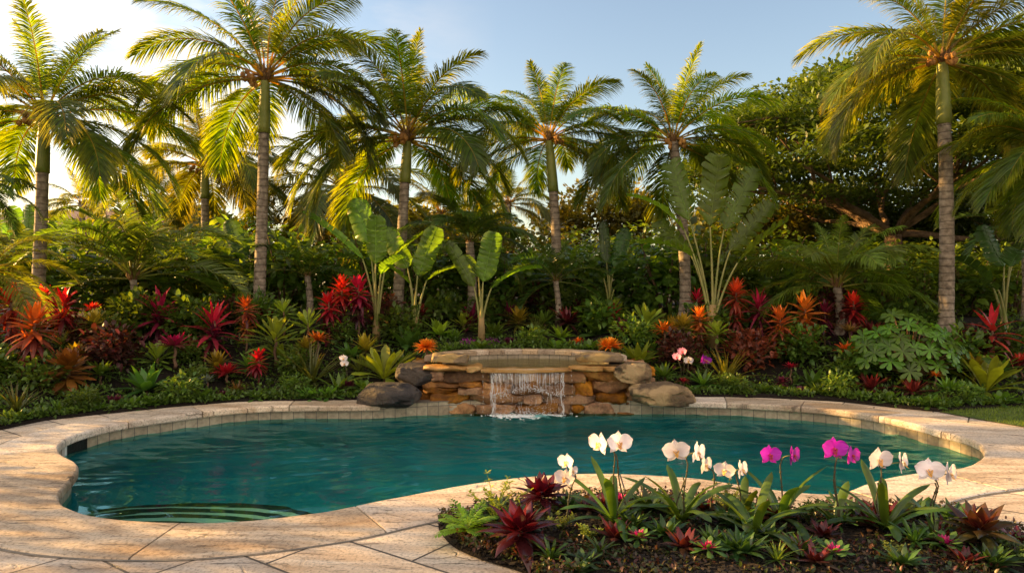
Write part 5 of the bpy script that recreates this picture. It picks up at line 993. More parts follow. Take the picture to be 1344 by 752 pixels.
PL = [
 ('ti_red', 14, 388, 1.9, 34, 'red-orange ti plant cut by the left border', 'the red-orange ti plant at the left border'),
 ('ti_orange', 47, 415, 1.2, 40, 'leaning ti plant with orange top and drooping purple leaves', 'the leaning orange-topped ti plant', 30),
 ('ti_crimson', 55, 388, 2.8, 30, 'dark crimson ti plant behind the leaning orange-topped one', None),
 ('ti_red', 83, 393, 2.3, 32, 'fiery red-orange ti plant right of the crimson one', 'the fiery red-orange ti plant'),
 ('croton', 90, 476, .9, 38, 'mustard yellow croton with large blotched leaves', 'the mustard croton'),
 ('brom_red', 121, 402, 2.6, 16, 'small scarlet bromeliad glowing behind the mustard croton', None),
 ('croton_green', 124, 420, 1.9, 26, 'yellow-hearted green croton under the small scarlet bromeliad', 'the yellow-hearted croton'),
 ('ti_magenta', 209, 402, 2.2, 42, 'tall pink and red ti plant under the feathery areca palm', 'the tall pink and red ti plant'),
 ('ti_magenta', 281, 420, 1.7, 44, 'wine-purple ti plant with a bright magenta spear of leaves', 'the wine-purple ti plant'),
 ('brom_magenta', 229, 447, 1.3, 28, 'purple spiky bromeliad between the two pink ti plants', 'the purple spiky bromeliad'),
 ('ti_orange', 323, 398, 1.7, 22, 'small orange-topped ti plant on a bare stem by the palm trunk', 'the small orange ti plant'),
 ('birdnest_dark', 192, 490, .6, 46, 'broad-leaved glossy green fern left of the scarlet bromeliad', 'the glossy broad-leaved fern'),
 ('brom_red', 297, 484, .8, 24, 'scarlet star bromeliad low below the wine-purple ti plant', 'the scarlet star bromeliad'),
 ('ti_crimson', 339, 466, .7, 20, 'little hot pink ti plant in front of the pale green clump', 'the little hot pink ti plant'),
 ('bush_maroon', 149, 470, 1.4, 36, 'maroon-leaved bush between the croton and the glossy fern', None),
 ('spiky', 21, 524, .5, 46, 'thin spiky plant low at the left border under the leaning ti', 'the spiky plant at the left border'),
 ('brom_bronze', 311, 508, .4, 20, 'bronze spiky bromeliad near the pool edge below the scarlet one', None),
 ('bush_green', 256, 478, .8, 20, 'round-leaved light green bush beside the scarlet star bromeliad', None),
 ('purple_low', 152, 528, .35, 17, 'dark purple curly plant at the stone edge at the left', 'the dark purple curly plant'),
 ('green_rosette', 114, 514, .6, 32, 'dark green rosette between the croton and the stone edge', None),
 ('bluegrey', 272, 500, .5, 14, 'blue-grey succulent rosette beside the bronze bromeliad', None),
 ('lightgreen', 361, 428, 1.3, 44, 'big pale green rosette clump at the foot of the tall palm', 'the big pale green clump'),
 ('lightgreen', 372, 400, 2.3, 26, 'pale rosette peeping above the big pale green clump', None),
 ('lightgreen', 404, 415, 1.9, 32, 'upright pale green rosette left of the red ti stems', None),
 ('ti_crimson', 431, 392, 2.0, 25, 'red ti plant on a stem, lowest of the three together', 'the lowest red ti plant'),
 ('ti_crimson', 448, 372, 2.3, 25, 'red ti plant on a stem, middle of the three together', None),
 ('ti_crimson', 470, 372, 2.2, 27, 'red ti plant on a stem beside the first banana plant', 'the red ti plant by the bananas'),
 ('brom_orange', 417, 441, 1.3, 21, 'orange star bromeliad below the three red ti plants', 'the orange star bromeliad'),
 ('croton_green', 402, 452, 1.2, 20, 'mottled croton beside the orange star bromeliad', None),
 ('spiky', 410, 485, .8, 58, 'wide clump of thin dark spiky leaves left of the boulders', 'the wide dark spiky clump'),
 ('green_rosette', 445, 504, .5, 34, 'green fern-like rosette beside the large dark boulder', 'the rosette beside the boulder'),
 ('birdnest_bright', 504, 472, .55, 52, 'large bright yellow-green fern behind the dark boulders', 'the large bright fern'),
 ('flame', 559, 455, .25, 15, 'orange flame flower left of the spa rim', 'the orange flame flower left of the spa'),
 ('birdnest_dark', 536, 436, 1.9, 46, 'deep green fern under the banana plants', 'the deep green fern'),
 ('purple_low', 457, 506, .45, 13, 'tiny purple plant by the white flowers near the boulder', None),
 ('brom_magenta', 614, 424, 1.6, 13, 'small pink bromeliad in shade left of the tall bright banana', None),
 ('bush_flower', 614, 452, .5, 9, 'tuft of violet flowers behind the left part of the spa', None),
 ('bush_flower', 646, 446, .6, 8, 'tuft of magenta flowers behind the middle of the spa', None),
 ('green_rosette', 648, 436, 1.2, 32, 'arching green rosette behind the spa under the bright banana', 'the arching rosette behind the spa'),
 ('ti_burgundy', 668, 408, 2.0, 22, 'deep burgundy ti plant in shade behind the spa', None),
 ('spiky', 705, 430, 1.3, 30, 'fine grassy rosette behind the spa left of the thin trunk', None),
 ('birdnest', 735, 434, 1.1, 26, 'light green fern behind the spa at the thin palm trunk', 'the light green fern behind the spa'),
 ('ti_burgundy', 756, 401, 2.2, 20, 'brown-burgundy ti plant right of the thin palm trunk', None),
 ('birdnest_dark', 784, 436, 1.3, 40, 'broad green rosette behind the right part of the spa', 'the broad green rosette'),
 ('ti_crimson', 803, 409, 1.9, 25, 'bushy dark red ti plant above the broad green rosette', 'the bushy dark red ti plant'),
 ('brom_orange', 759, 446, .5, 10, 'small scarlet-orange bromeliad at the back of the spa', None),
 ('flame', 800, 454, .15, 16, 'orange flame flower above the pale golden rim slab', 'the orange flame flower right of the spa'),
 ('birdnest', 838, 458, .8, 38, 'yellow-green fern right of the second flame flower', 'the yellow-green fern'),
 ('lightgreen', 848, 412, 2.0, 38, 'tall light green fern clump left of the curved palm trunk', 'the tall light green clump'),
 ('brom_orange', 872, 428, 1.4, 21, 'yellow-orange star bromeliad below the curved palm trunk', 'the yellow-orange star bromeliad'),
 ('croton_green', 897, 424, 1.5, 24, 'variegated croton at the foot of the curved palm trunk', None),
 ('ti_orange', 918, 412, 1.7, 22, 'orange-crowned ti plant at the foot of the fan-shaped palm', 'the orange-crowned ti plant'),
 ('ti_magenta', 915, 390, 2.4, 22, 'magenta ti plant just behind the orange-crowned one', None),
 ('ti_red', 966, 378, 2.0, 26, 'scarlet ti plant on a tall stem right of the fan-shaped palm', 'the tall scarlet ti plant'),
 ('ti_magenta', 996, 396, 1.9, 30, 'purple-magenta spiky ti plant right of the tall scarlet one', 'the purple-magenta ti plant'),
 ('ti_orange', 1024, 414, 1.4, 28, 'orange ti plant with a bare stem, lower of the two orange neighbours', 'the lower orange ti plant'),
 ('ti_orange', 1056, 400, 1.7, 32, 'taller orange ti plant beside the young palm trunk', 'the taller orange ti plant'),
 ('ti_burgundy', 1082, 406, 1.9, 26, 'burgundy ti plant against the young palm trunk', None),
 ('ti_crimson', 1120, 393, 2.2, 24, 'crimson ti plant right of the young palm trunk', 'the crimson ti plant'),
 ('spiky_yellow', 952, 476, .7, 56, 'yellow-striped spiky plant catching the sun near the pink orchids', 'the yellow-striped spiky plant'),
 ('green_rosette', 872, 486, .3, 28, 'bright green rosette on the rock above the wide tan boulder', 'the rosette above the tan boulder'),
 ('green_rosette', 922, 496, .4, 30, 'green rosette below the pink orchids', None),
 ('brom_magenta', 897, 498, .3, 11, 'tiny crimson bromeliad beside the wide tan boulder', None),
 ('bush_green', 951, 510, .3, 17, 'small feathery green bush at the coping right of the tan boulder', None),
 ('lightgreen', 941, 428, 1.4, 26, 'pale green clump at the base of the fan-shaped palm stalks', None),
 ('bush_bronze', 982, 446, 1.1, 34, 'copper-orange leaved bush right of the yellow-striped plant', 'the copper-orange bush'),
 ('brom_orange', 1109, 455, 1.0, 17, 'orange bromeliad left in the pair beside the large-leaved green bush', None),
 ('brom_orange', 1132, 457, 1.0, 17, 'orange bromeliad right in the pair touching the large-leaved green bush', 'the pair of orange bromeliads'),
 ('brom_bronze', 1115, 430, 1.5, 20, 'bronze-orange star bromeliad above the orange pair', None),
 ('ti_redgreen', 1302, 424, 1.2, 42, 'big red and green spiky ti plant near the right border', 'the big red-green ti plant'),
 ('brom_red', 1038, 479, .6, 12, 'small scarlet bromeliad at the front beside the copper bush', None),
 ('purple_low', 1027, 500, .4, 11, 'small purple tuft near the coping below the scarlet bromeliad', None),
 ('birdnest_dark', 1068, 488, .6, 36, 'dark green broad rosette in front of the orange ti plants', 'the dark broad rosette'),
 ('brom_dark', 1143, 503, .5, 30, 'low dark red spreading bromeliad below the orange pair', 'the low dark red bromeliad'),
 ('brom_dark', 1198, 508, .5, 28, 'spiky dark red bromeliad in front of the large-leaved green bush', 'the spiky dark red bromeliad'),
 ('birdnest_bright', 1293, 500, .7, 60, 'largest bright green fern near the lawn', 'the largest bright fern'),
 ('green_rosette', 1245, 504, .45, 28, 'light green rosette left of the largest bright fern', None),
 ('brom_orange', 1228, 490, .7, 11, 'little orange bromeliad above the light green rosette', None),
 ('brom_red', 1341, 470, 1.0, 18, 'red bromeliad at the right border above the bright fern', 'the red bromeliad at the right border'),
 ('bush_dark', 1262, 450, 1.4, 36, 'dark green bush below the golden-lit palm trunk', None),
 ('bush_dark', 1050, 450, 1.4, 34, 'dark bush between the orange ti plants and broad rosette', None),
 ('bush_dark', 250, 440, 2.2, 40, 'dark bush behind the purple spiky bromeliad', None),
 ('bush_dark', 176, 440, 2.4, 40, 'dark leafy bush at the foot of the areca palm', None),
 ('bush_green', 1107, 480, .8, 24, 'green small-leaved bush beneath the pair of orange bromeliads', None),
 ('green_rosette', 595, 436, 1.0, 24, 'dim green rosette behind the left end of the spa', None),
]
for it in PL: plant(*it[:6], it[6] if len(it) > 6 else None, it[7] if len(it) > 7 else None)
# schefflera-like bush
M_sch = leafmat('umbrella_leaf', (.11, .22, .022), (.07, .16, .02), trans=.42, rough=.3, tcol=(2.3, 2.2, .5))
rng = random.Random(77); mbw = MB()
for k in range(9): leaf(mbw, (0, 0, 0), k*2*PI/9 + rng.uniform(-.15, .15), .25 + rng.uniform(-.1, .1), .24, .095, .55, 7, .25, 'obov', .5, None, 0, .06, 1.3, rng)
WH = mbw.mesh('leaf_whorl', M_sch); Yc = interp(EDGE, 1195) + 1.1; Xc = (1195 - 672)/FPX*Yc; zg = gz(Xc, Yc)
T = thing('umbrella_plant', 'rounded bush of big glossy umbrella-like green leaf whorls', 'shrub', (Xc, Yc, zg)); mb = MB()
for i in range(64):
    a = i*2.39996; q = (i + .5)/64; ph = math.acos(1 - 1.15*q); c = Vector((math.sin(ph)*math.cos(a)*.72, math.sin(ph)*math.sin(a)*.55, .28 + math.cos(ph)*.62 + rng.uniform(-.06, .06)))*rng.uniform(.82, 1.05)
    out_ = Vector((c.x, c.y, .45)).normalized(); rot = Vector((0, 0, 1)).rotation_difference((out_ + Vector((0, -.45, .35))).normalized()).to_euler()
    w_ = obj('leaf_whorl', WH, T, c, (rot[0] + rng.uniform(-.2, .2), rot[1] + rng.uniform(-.2, .2), rot[2]), rng.uniform(.55, .85)); tube(mb, [(0, 0, 0), c*.5 + Vector((0, 0, .05)), c], [.02, .012, .007], 5)
obj('stems', mb.mesh('stems', M_stem), T)
# low carpet of greenery under everything
rng = random.Random(55); pts = []; nn = []
for i in range(38000):
    px = rng.uniform(-360, 1460); d = rng.uniform(.015, 3.4) if i % 5 else rng.uniform(.01, .28); Y = interp(EDGE, px) + d; X = (px - 672)/FPX*Y
    if noise.noise(Vector((X*1.7, Y*1.7, 4))) < -.12 and d > .25: continue
    if d < .14 and noise.noise(Vector((X*2.6, 9, 0))) < -.3: continue
    h_ = .05 + .12*max(0, noise.noise(Vector((X*2.2, Y*2.2, 0)))) + .05*min(1, d)
    pts.append(Vector((X, Y, gz(X, Y) + rng.random()*h_))); nn.append(Vector((0, -.3, .5)))
mb = MB(); cloud(mb, rng, pts, nn, .07, .5, .3, False, None, .8, 0)
tag(obj('ground_cover', mb.mesh('ground_cover', leafmat('ground_cover', (.05, .115, .018), (.10, .18, .03), trans=.3))), 'mixed low green ground cover filling the soil between the plants', 'ground cover', kind='stuff')
# fallen leaves and bark chips on the bed edge
# ---------------------------------------------------------------- front row along the coping, labelled by what stands above
FR = [(-8, 560), (20, 553), (42, 556), (78, 545), (108, 538), (131, 538), (172, 530), (198, 522), (222, 531), (240, 520), (268, 520), (292, 520), (337, 514), (358, 523), (386, 514), (408, 521), (430, 520), (478, 505),
      (858, 505), (965, 512), (1001, 515), (1024, 514), (1050, 520), (1074, 515), (1102, 518), (1133, 522), (1167, 524), (1216, 529), (1240, 530), (1268, 532), (1312, 520), (590, 452), (632, 452), (668, 450), (700, 452), (730, 450), (775, 452)]
NK = [(p[0], p[1], p[3]) for p in PLACED if p[3]]
USED = set()
def rel_label(px, py, what):
    for (nx_, ny_, nk) in sorted(NK, key=lambda k: abs(k[0] - px) + .4*abs(k[1] - py)):
        for w_ in ([('below' if py > ny_ + 18 else ('left of' if px < nx_ else 'right of'))] + [('left of' if px < nx_ else 'right of')]):
            l_ = f'{what} {w_} {nk}'
            if l_ not in USED and l_ not in LABELS: USED.add(l_); return l_
rng = random.Random(21)
for i, (px, py) in enumerate(FR):
    k = ['green_low', 'green_low', 'green_low', 'green_rosette', 'bush_green'][i % 5] if i % 11 else 'purple_low'
    what = {'green_low': 'low lobed green plant', 'green_rosette': 'low pointed green rosette', 'bush_green': 'small round green bush', 'purple_low': 'small purple-leaved plant at the edge'}[k]
    plant(k, px, py, .17 + rng.uniform(-.04, .13), rng.uniform(17, 27) if k != 'purple_low' else 13, rel_label(px, py, what))
# mid-layer filler
FK = ['bush_dark', 'lightgreen', 'ti_burgundy', 'bush_green', 'birdnest_dark', 'spiky', 'croton_green', 'bush_maroon', 'green_rosette', 'bush_dark', 'brom_dark', 'birdnest']
rng = random.Random(99)
for i in range(84):
    px = -4 + i*16.4 + rng.uniform(-9, 9); d = rng.choice([1.0, 1.5, 2.1, 2.7]); 
    if 560 < px < 815 and d < 1.2: d = 1.6
    Y = interp(EDGE, px) + d; X = (px - 672)/FPX*Y; z = gz(X, Y) + .25; py = HY + (CAMH - z)/Y*FPX
    k = FK[i % len(FK)]
    what = {'lightgreen': 'half-hidden pale green rosette', 'ti_burgundy': 'half-hidden burgundy ti plant', 'croton_green': 'half-hidden mottled croton', 'brom_dark': 'half-hidden dark red bromeliad', 'birdnest': 'half-hidden light green fern', 'bush_dark': 'dark leafy bush set', 'green_rosette': 'shaded green rosette', 'bush_maroon': 'dark maroon bush set', 'birdnest_dark': 'shaded broad-leaved fern set', 'spiky': 'shaded thin-leaved clump set', 'bush_green': 'shaded fine-leaved green bush set'}[k]
    plant(k, px, py, d, rng.uniform(24, 34), rel_label(px, py, what))
# small orchids in the garden (pink and white)
# ---------------------------------------------------------------- island bed in front
BEDPX = [(573, 690), (578, 700), (590, 716), (612, 729), (640, 739), (680, 751), (740, 775), (840, 810), (980, 840), (1150, 845), (1300, 820), (1400, 780), (1415, 752), (1385, 728), (1344, 708), (1300, 692), (1255, 678), (1200, 672), (1120, 672), (1040, 671),
         (960, 664), (880, 658), (800, 657), (720, 660), (650, 667), (600, 678), (580, 683)]
bed = resample(catmull([gp(x, y) for x, y in BEDPX], 6), .06)
for _ in range(3): bed = [(bed[i - 1] + bed[i]*2 + bed[(i + 1) % len(bed)])*.25 for i in range(len(bed))]
cen = sum(bed, Vector())/len(bed)
def bh(x, y):
    d = min((Vector((x, y, 0)) - p).length for p in bed[::3]); return .019 + .07*smooth(d/.6) + .012*noise.noise(Vector((x*6, y*6, 0))) + .008*noise.noise(Vector((x*19, y*19, 0)))
bm = bmesh.new(); vsb = [bm.verts.new((p.x, p.y, 0)) for p in bed]
tri = tessellate_polygon([bed])
for t in tri:
    try: bm.faces.new([vsb[i] for i in t])
    except Exception: pass
for _ in range(5):
    es = [e for e in bm.edges if e.calc_length() > .07]
    if not es: break
    bmesh.ops.subdivide_edges(bm, edges=es, cuts=1); bmesh.ops.triangulate(bm, faces=bm.faces)
bnd = set(v.index for v in bm.verts if v.is_boundary); bm.verts.index_update()
for v in bm.verts:
    z = .010 if v.is_boundary else bh(v.co.x, v.co.y); v.co.z = z
bmesh.ops.recalc_face_normals(bm, faces=bm.faces)
if sum(f.normal.z for f in bm.faces) < 0: bmesh.ops.reverse_faces(bm, faces=bm.faces)
for f in bm.faces: f.smooth = True
me = bpy.data.meshes.new('island_soil'); bm.to_mesh(me); bm.free(); me.materials.append(M_soil); o = obj('island_soil', me); o['kind'] = 'structure'
# bark mulch
rng = random.Random(6); mb = MB(); cnt = 0
x0, x1 = min(p.x for p in bed), max(p.x for p in bed); y0, y1 = min(p.y for p in bed), max(p.y for p in bed)
while cnt < 5200:
    x, y = rng.uniform(x0, x1), rng.uniform(max(y0, 3.5), y1)
    if not inpoly(x, y, bed): cnt += .2; continue
    cnt += 1; z = .02 + .07*smooth(min(1, min((Vector((x, y, 0)) - p).length for p in bed[::6])/.6)); a = rng.random()*6.28; l_ = rng.uniform(.006, .022); w_ = l_*rng.uniform(.3, .8); c, s = math.cos(a), math.sin(a); h_ = rng.uniform(.002, .008); tl = rng.uniform(-.4, .4)
    q = [(-l_, -w_), (l_, -w_), (l_*.8, w_), (-l_, w_)]
    b_ = [Vector((x + u*c - v*s, y + u*s + v*c, z + u*tl)) for u, v in q]; mb.add(b_ + [p + Vector((0, 0, h_)) for p in b_], [(4, 5, 6, 7), (0, 1, 5, 4), (1, 2, 6, 5), (2, 3, 7, 6), (3, 0, 4, 7)], (0, rng.random(), rng.random()))
tag(obj('mulch', mb.mesh('mulch', leafmat('mulch', (.003, .002, .0017), (.015, .009, .006), trans=0, rough=.9), False)), 'dark brown bark mulch on the front flower bed', 'mulch', kind='stuff')
def gzb(x, y): return (.02 + .07*smooth(min((Vector((x, y, 0)) - p).length for p in bed[::3])/.6)) if inpoly(x, y, bed) else .0
def fgthing(name, label, cat, px, py, group=None):
    p = gp(px, py, .06); return thing(name, label, cat, (p.x, p.y, gzb(p.x, p.y) - .005), 0, group), p
# ---------------------------------------------------------------- orchids
M_wp = leafmat('orchid_white', (.80, .72, .76), (.80, .79, .82), trans=.34, rough=.5, tcol=(1, 1, 1)); M_pp = leafmat('orchid_purple', (.42, .012, .46), (.34, .01, .38), tip=(.52, .04, .56), tipamt=.5, trans=.25, rough=.5, tcol=(1.2, 1, 1.2))
M_lip = leafmat('orchid_lip', (.62, .30, .03), (.75, .55, .35), trans=.1, rough=.5, tcol=(1, 1, 1)); M_lipp = leafmat('orchid_lip_dark', (.35, .01, .05), (.5, .08, .05), trans=.1, rough=.5, tcol=(1, 1, 1))
M_os = plainmat('orchid_stem', (.035, .04, .02), (.07, .06, .03), rough=.5, bump=.1); M_ol = leafmat('orchid_leaf', (.06, .115, .014), (.035, .08, .014), trans=.25, rough=.28, spec=.5); M_og = plainmat('orchid_pedicel', (.14, .17, .05), (.2, .2, .07), rough=.5, bump=.1)
def petal(mb, ang, Ln, W, prof_, cup, z0, lean=.12, seed=0):
    n, m = 10, 5; vs = []; at = []; c, s = math.cos(ang), math.sin(ang)
    for i in range(n + 1):
        u = i/n
        if prof_ == 'round': f = math.sin(PI*min(1, u*.90 + .05))**.55 if u < .999 else .25
        else: f = math.sin(PI*(u*.86 + .12))**.8
        for j in range(-m, m + 1):
            v = j/m; r = u*Ln; x = v*W*.5*f; bend = 1 - .10*abs(v)**2
            yy = r*bend; zz = z0 + lean*r + cup*(abs(v)**2)*W*.25*f + .003*math.sin(v*9 + seed + u*5)*u - .28*Ln*max(0, u - .6)**2 - .002*math.exp(-(v*8)**2)
            vs.append(Vector((yy*c - x*s, zz, yy*s + x*c))); at.append((u, abs(v), .55))
    w2 = 2*m + 1; fs = [(i*w2 + j, i*w2 + j + 1, (i + 1)*w2 + j + 1, (i + 1)*w2 + j) for i in range(n) for j in range(2*m)]
    mb.add(vs, fs, at)
def flowermesh(mat, matlip, seed):
    # faces -Y; unit: about .165 m across
    mb = MB(); k = .094
    petal(mb, math.radians(90), k*.82, k*.62, 'oval', .3, .004, -.02, seed); petal(mb, math.radians(225), k*.88, k*.58, 'oval', .3, .006, .05, seed + 1); petal(mb, math.radians(-45), k*.88, k*.58, 'oval', .3, .006, .05, seed + 2)
    petal(mb, math.radians(14), k*.98, k*1.04, 'round', -.35, -.004, -.14, seed + 3); petal(mb, math.radians(166), k*.98, k*1.04, 'round', -.35, -.005, -.14, seed + 4)
    f = mb.mesh('petals', mat); mb = MB()
    # lip: two side lobes, mid lobe, column
    for sg in (-1, 1):
        vs = []; 
        for i in range(6):
            for j in range(4): u, v = i/5, j/3; vs.append(Vector((sg*(.004 + .016*math.sin(PI*u*.9)*v), -.008 - .022*u + .006*v, -.006 - .018*u + .020*v*math.sin(PI*u))))
        mb.add(vs, [(i*4 + j, i*4 + j + 1, i*4 + j + 5, i*4 + j + 4) for i in range(5) for j in range(3)], [(i/5, .3, .6) for i in range(6) for j in range(4)])
    vs = [Vector((x_*(.012*math.sin(PI*min(1, .15 + u))), -.010 - .026*u, -.010 - .030*u - .004*abs(x_))) for u in np.linspace(0, 1, 7) for x_ in (-1, 0, 1)]
    mb.add(vs, [(i*3 + j, i*3 + j + 1, i*3 + j + 4, i*3 + j + 3) for i in range(6) for j in range(2)], [(i/6, .1, .6) for i in range(7) for j in range(3)])
    tube(mb, [(0, .002, .003), (0, -.012, .005), (0, -.020, -.002)], [.006, .007, .004], 7, (0, .9, .9)); return f, mb.mesh('lip', matlip)
FM = {'white': flowermesh(M_wp, M_lip, 1), 'purple': flowermesh(M_pp, M_lipp, 2)}
def orchid(label, bpx, bpy, col, flowers, leaves=9, stems=None, Lf=.40, seed=0, lw=.055, group='moth orchids in the front bed'):
    """flowers: (px, py, yaw degrees (0 faces the viewer side), size)"""
    T, p = fgthing('orchid', label, 'orchid', bpx, bpy, group); rng = random.Random(seed + 40); O = Vector(T.location); Y = p.y
    for i in range(leaves):
        q = i/max(1, leaves - 1); az = i*2.39996 + seed; mb = MB(); leaf(mb, (0, 0, .02), az, math.radians(lerp(72, 28, q)), Lf*rng.uniform(.8, 1.1), lw, lerp(.75, 1.25, q)*rng.uniform(.85, 1.15), 10, .38, 'strap', q, rng.uniform(.3, .8), rng.uniform(-.3, .3), 0, 1.4, rng)
        obj('leaf', mb.mesh('leaf', M_ol), T)
    tops = []
    for (tx, ty, sx_) in (stems or []):
        E = ap(tx, ty, Y) - O; B = Vector((sx_*1.0, .0, .02)); mb = MB(); P_ = []
        for k in range(13):
            t = k/12; q = B.lerp(E, t); q = q + Vector((.012*math.sin(t*5 + seed), .008*math.sin(t*4), 0))*(1 if t < .98 else .2); P_.append(q)
        P_.append(E + Vector((0, 0, .004))); tube(mb, P_, [lerp(.0058, .0040, k/13) for k in range(14)], 6)
        for t in (.3, .55, .8):   # nodes
            q = B.lerp(E, t) + Vector((.012*math.sin(t*5 + seed), .008*math.sin(t*4), 0)); tube(mb, [q - Vector((0, 0, .008)), q, q + Vector((0, 0, .008))], [.005, .0082, .005], 6)
        obj('flower_stem', mb.mesh('flower_stem', M_os), T); tops.append(E)
    fm, fl = FM[col]
    for i, (fx, fy_, yaw, s) in enumerate(flowers):
        C = ap(fx, fy_, Y - .02*i) - O; y = math.radians(yaw*.8 + (rng.uniform(-16, 16) if abs(yaw) < 15 else 0)); F = obj('flower', fm, T, C, (rng.uniform(-.12, .05) - .08, rng.uniform(-.1, .1), y), s); obj('lip', fl, F)
        tp = min(tops, key=lambda q: (q - C).length) if tops else C; mb = MB(); bk = C + Vector((-math.sin(y)*.004, math.cos(y)*.008, 0)); m_ = bk.lerp(tp, .5) + Vector((-math.sin(y)*.03, math.cos(y)*.03, .012))
        tube(mb, [(bk*(1 - t)**2 + m_*2*t*(1 - t) + tp*t*t) for t in np.linspace(0, 1, 8)], .0036, 5); obj('flower_stalk', mb.mesh('flower_stalk', M_og if i % 2 else M_os), T)
orchid('white orchid bending left over the dark red bromeliads', 738, 702, 'white', [(744, 606, -55, .72), (742, 627, -35, .78), (751, 618, 60, .5)], 0, [(756, 626, -.0)], seed=1)
orchid('white orchid with two blooms above the pink bromeliad, one seen sideways', 806, 694, 'white', [(812, 581, 5, 1.0), (787, 582, -68, .95)], 12, [(806, 594, .02), (808, 596, .10)], seed=2, Lf=.46)
orchid('white orchid with a wide open bloom and a sideways one, second broad-leaved clump', 894, 692, 'white', [(887, 592, -3, 1.0), (915, 594, 66, .92)], 12, [(900, 602, .03), (896, 626, -.03)], seed=3, Lf=.46)
orchid('white orchid with small blooms leaning left of its bare stem', 936, 682, 'white', [(925, 610, 62, .82)], 0, [(935, 617, 0)], seed=4)
orchid('white orchid with two small blooms left of the first purple orchid', 974, 690, 'white', [(951, 617, -30, .78), (973, 616, 68, .8)], 8, [(966, 622, -.0)], seed=5, Lf=.36)
orchid('leftmost purple orchid, with a side bloom right of its stem', 1024, 690, 'purple', [(1010, 597, 8, .86), (1041, 598, 62, .85)], 11, [(1026, 604, .0)], seed=6, Lf=.44)
orchid('purple orchid with two overlapping blooms on a double stem', 1096, 696, 'purple', [(1094, 589, 4, 1.0), (1118, 598, 45, .82)], 4, [(1098, 602, .01), (1096, 616, .02)], seed=7, Lf=.34)
orchid('white orchid with broad strap leaves right of the double-stemmed purple orchid', 1162, 704, 'white', [(1153, 603, 3, 1.0), (1184, 607, 66, .88)], 13, [(1156, 615, .0), (1152, 634, -.03)], seed=8, Lf=.48)
orchid('last white orchid by the green-red bromeliad, blooms near the pool tip', 1228, 706, 'white', [(1219, 617, 6, 1.0), (1246, 622, 58, .95)], 5, [(1229, 632, .0), (1227, 634, -.03)], seed=9, Lf=.32)
orchid('lone broad strap-leaved orchid clump without flowers in front of the small blooms', 990, 712, 'white', [], 11, [], seed=11, Lf=.42)
# pink orchids in the back garden
def gorchid(label, px, py, d, items, R):
    Y = interp(EDGE, px) + d; X = (px - 672)/FPX*Y; z0 = gz(X, Y); T = thing('orchid', label, 'orchid', (X, Y, z0), 0, 'small orchids in the garden bed'); O = Vector((X, Y, z0))
    for (fx, fy_, m) in items:
        C = ap(fx, fy_, Y) - O; s = R/FPX*Y/.085; F = obj('flower', m[0], T, C, (0, 0, (fx % 7 - 3)*.25), s); obj('lip', m[1], F); mb = MB(); tube(mb, [Vector((0, 0, 0)), C*.6 + Vector((.03, 0, 0)), C + Vector((0, .02, 0))], [.006, .005, .004], 5); obj('flower_stem', mb.mesh('flower_stem', M_os), T)
    rng = random.Random(px); mb = MB(); rosette(mb, rng, 7, .22, .05, 60, 10, .8, 'strap'); obj('leaves', mb.mesh('leaves', M_ol), T)
M_pk = leafmat('orchid_pink', (.62, .30, .50), (.58, .22, .45), trans=.22, rough=.5, tcol=(1, 1, 1)); FM['pink'] = flowermesh(M_pk, M_lipp, 3)
gorchid('pale pink and white garden orchid above the green rosette by the tan boulder', 895, 500, .45, [(889, 468, FM['pink']), (896, 461, FM['pink']), (904, 473, FM['white'])], 6.5)
gorchid('bright magenta garden orchid left of the yellow-striped spiky plant', 924, 500, .6, [(923, 471, FM['purple']), (927, 473, FM['purple'])], 7)
gorchid('tiny white garden orchid beside the large bright fern', 455, 500, .5, [(451, 470, FM['white']), (452, 477, FM['white'])], 5.5)
# ---------------------------------------------------------------- bromeliads and small plants in the front bed
def fgros(name, label, cat, px, py, R, kind_mesh, rz=0, h=.02, group=None, extra=None, sz=1.0, part='leaves'):
    T, p = fgthing(name, label, cat, px, py, group); o = obj(part, kind_mesh, T, (0, 0, h), (0, 0, rz), R/FPX*p.y/sz)
    if extra: obj(extra[0], extra[1], T, (0, 0, h + .01), (0, 0, rz), R/FPX*p.y/sz*extra[2])
    return T
M_bigred = leafmat('front_bromeliad', (.13, .005, .010), (.05, .010, .012), tip=(.06, .018, .014), tipamt=.6, trans=.22, rough=.24, tcol=(1.8, 1, .8), spec=.6)
M_gred = leafmat('front_bromeliad_green', (.09, .008, .012), (.04, .045, .015), tip=(.035, .055, .014), tipamt=.6, trans=.22, rough=.28)
def bigbrom(mat, seed, nm='leaves'):
    rng = random.Random(seed); mb = MB()
    for i in range(24):
        q = i/23; az = i*2.39996 + rng.uniform(-.15, .15); el = math.radians(lerp(80, 0, q**.85)) + rng.uniform(-.08, .08); leaf(mb, (.012*math.cos(az), .012*math.sin(az), .05*(1 - q)), az, el, lerp(.17, .33, min(1, q*1.6))*rng.uniform(.9, 1.1), .10*rng.uniform(.9, 1.1), lerp(.25, 1.0, q), 10, .35, 'lance', q, rng.uniform(.2, .8), rng.uniform(-.2, .2), .02, 1.6, rng)
    return mb.mesh(nm, mat)
G3 = 'small bromeliads in the front bed'
fgros('bromeliad', 'large glossy dark red bromeliad, fullest in the front bed', 'bromeliad', 682, 722, 62, bigbrom(M_bigred, 1), 0, .13, 'bromeliads in the front bed', None, .33)
fgros('bromeliad', 'smaller dark red bromeliad behind the fullest one', 'bromeliad', 712, 672, 46, bigbrom(M_bigred, 2), 1, .10, 'bromeliads in the front bed', None, .33)
fgros('bromeliad', 'green and maroon bromeliad with long arching leaves right of the last orchid', 'bromeliad', 1286, 724, 56, bigbrom(M_gred, 3), 2, .10, 'bromeliads in the front bed', None, .33)
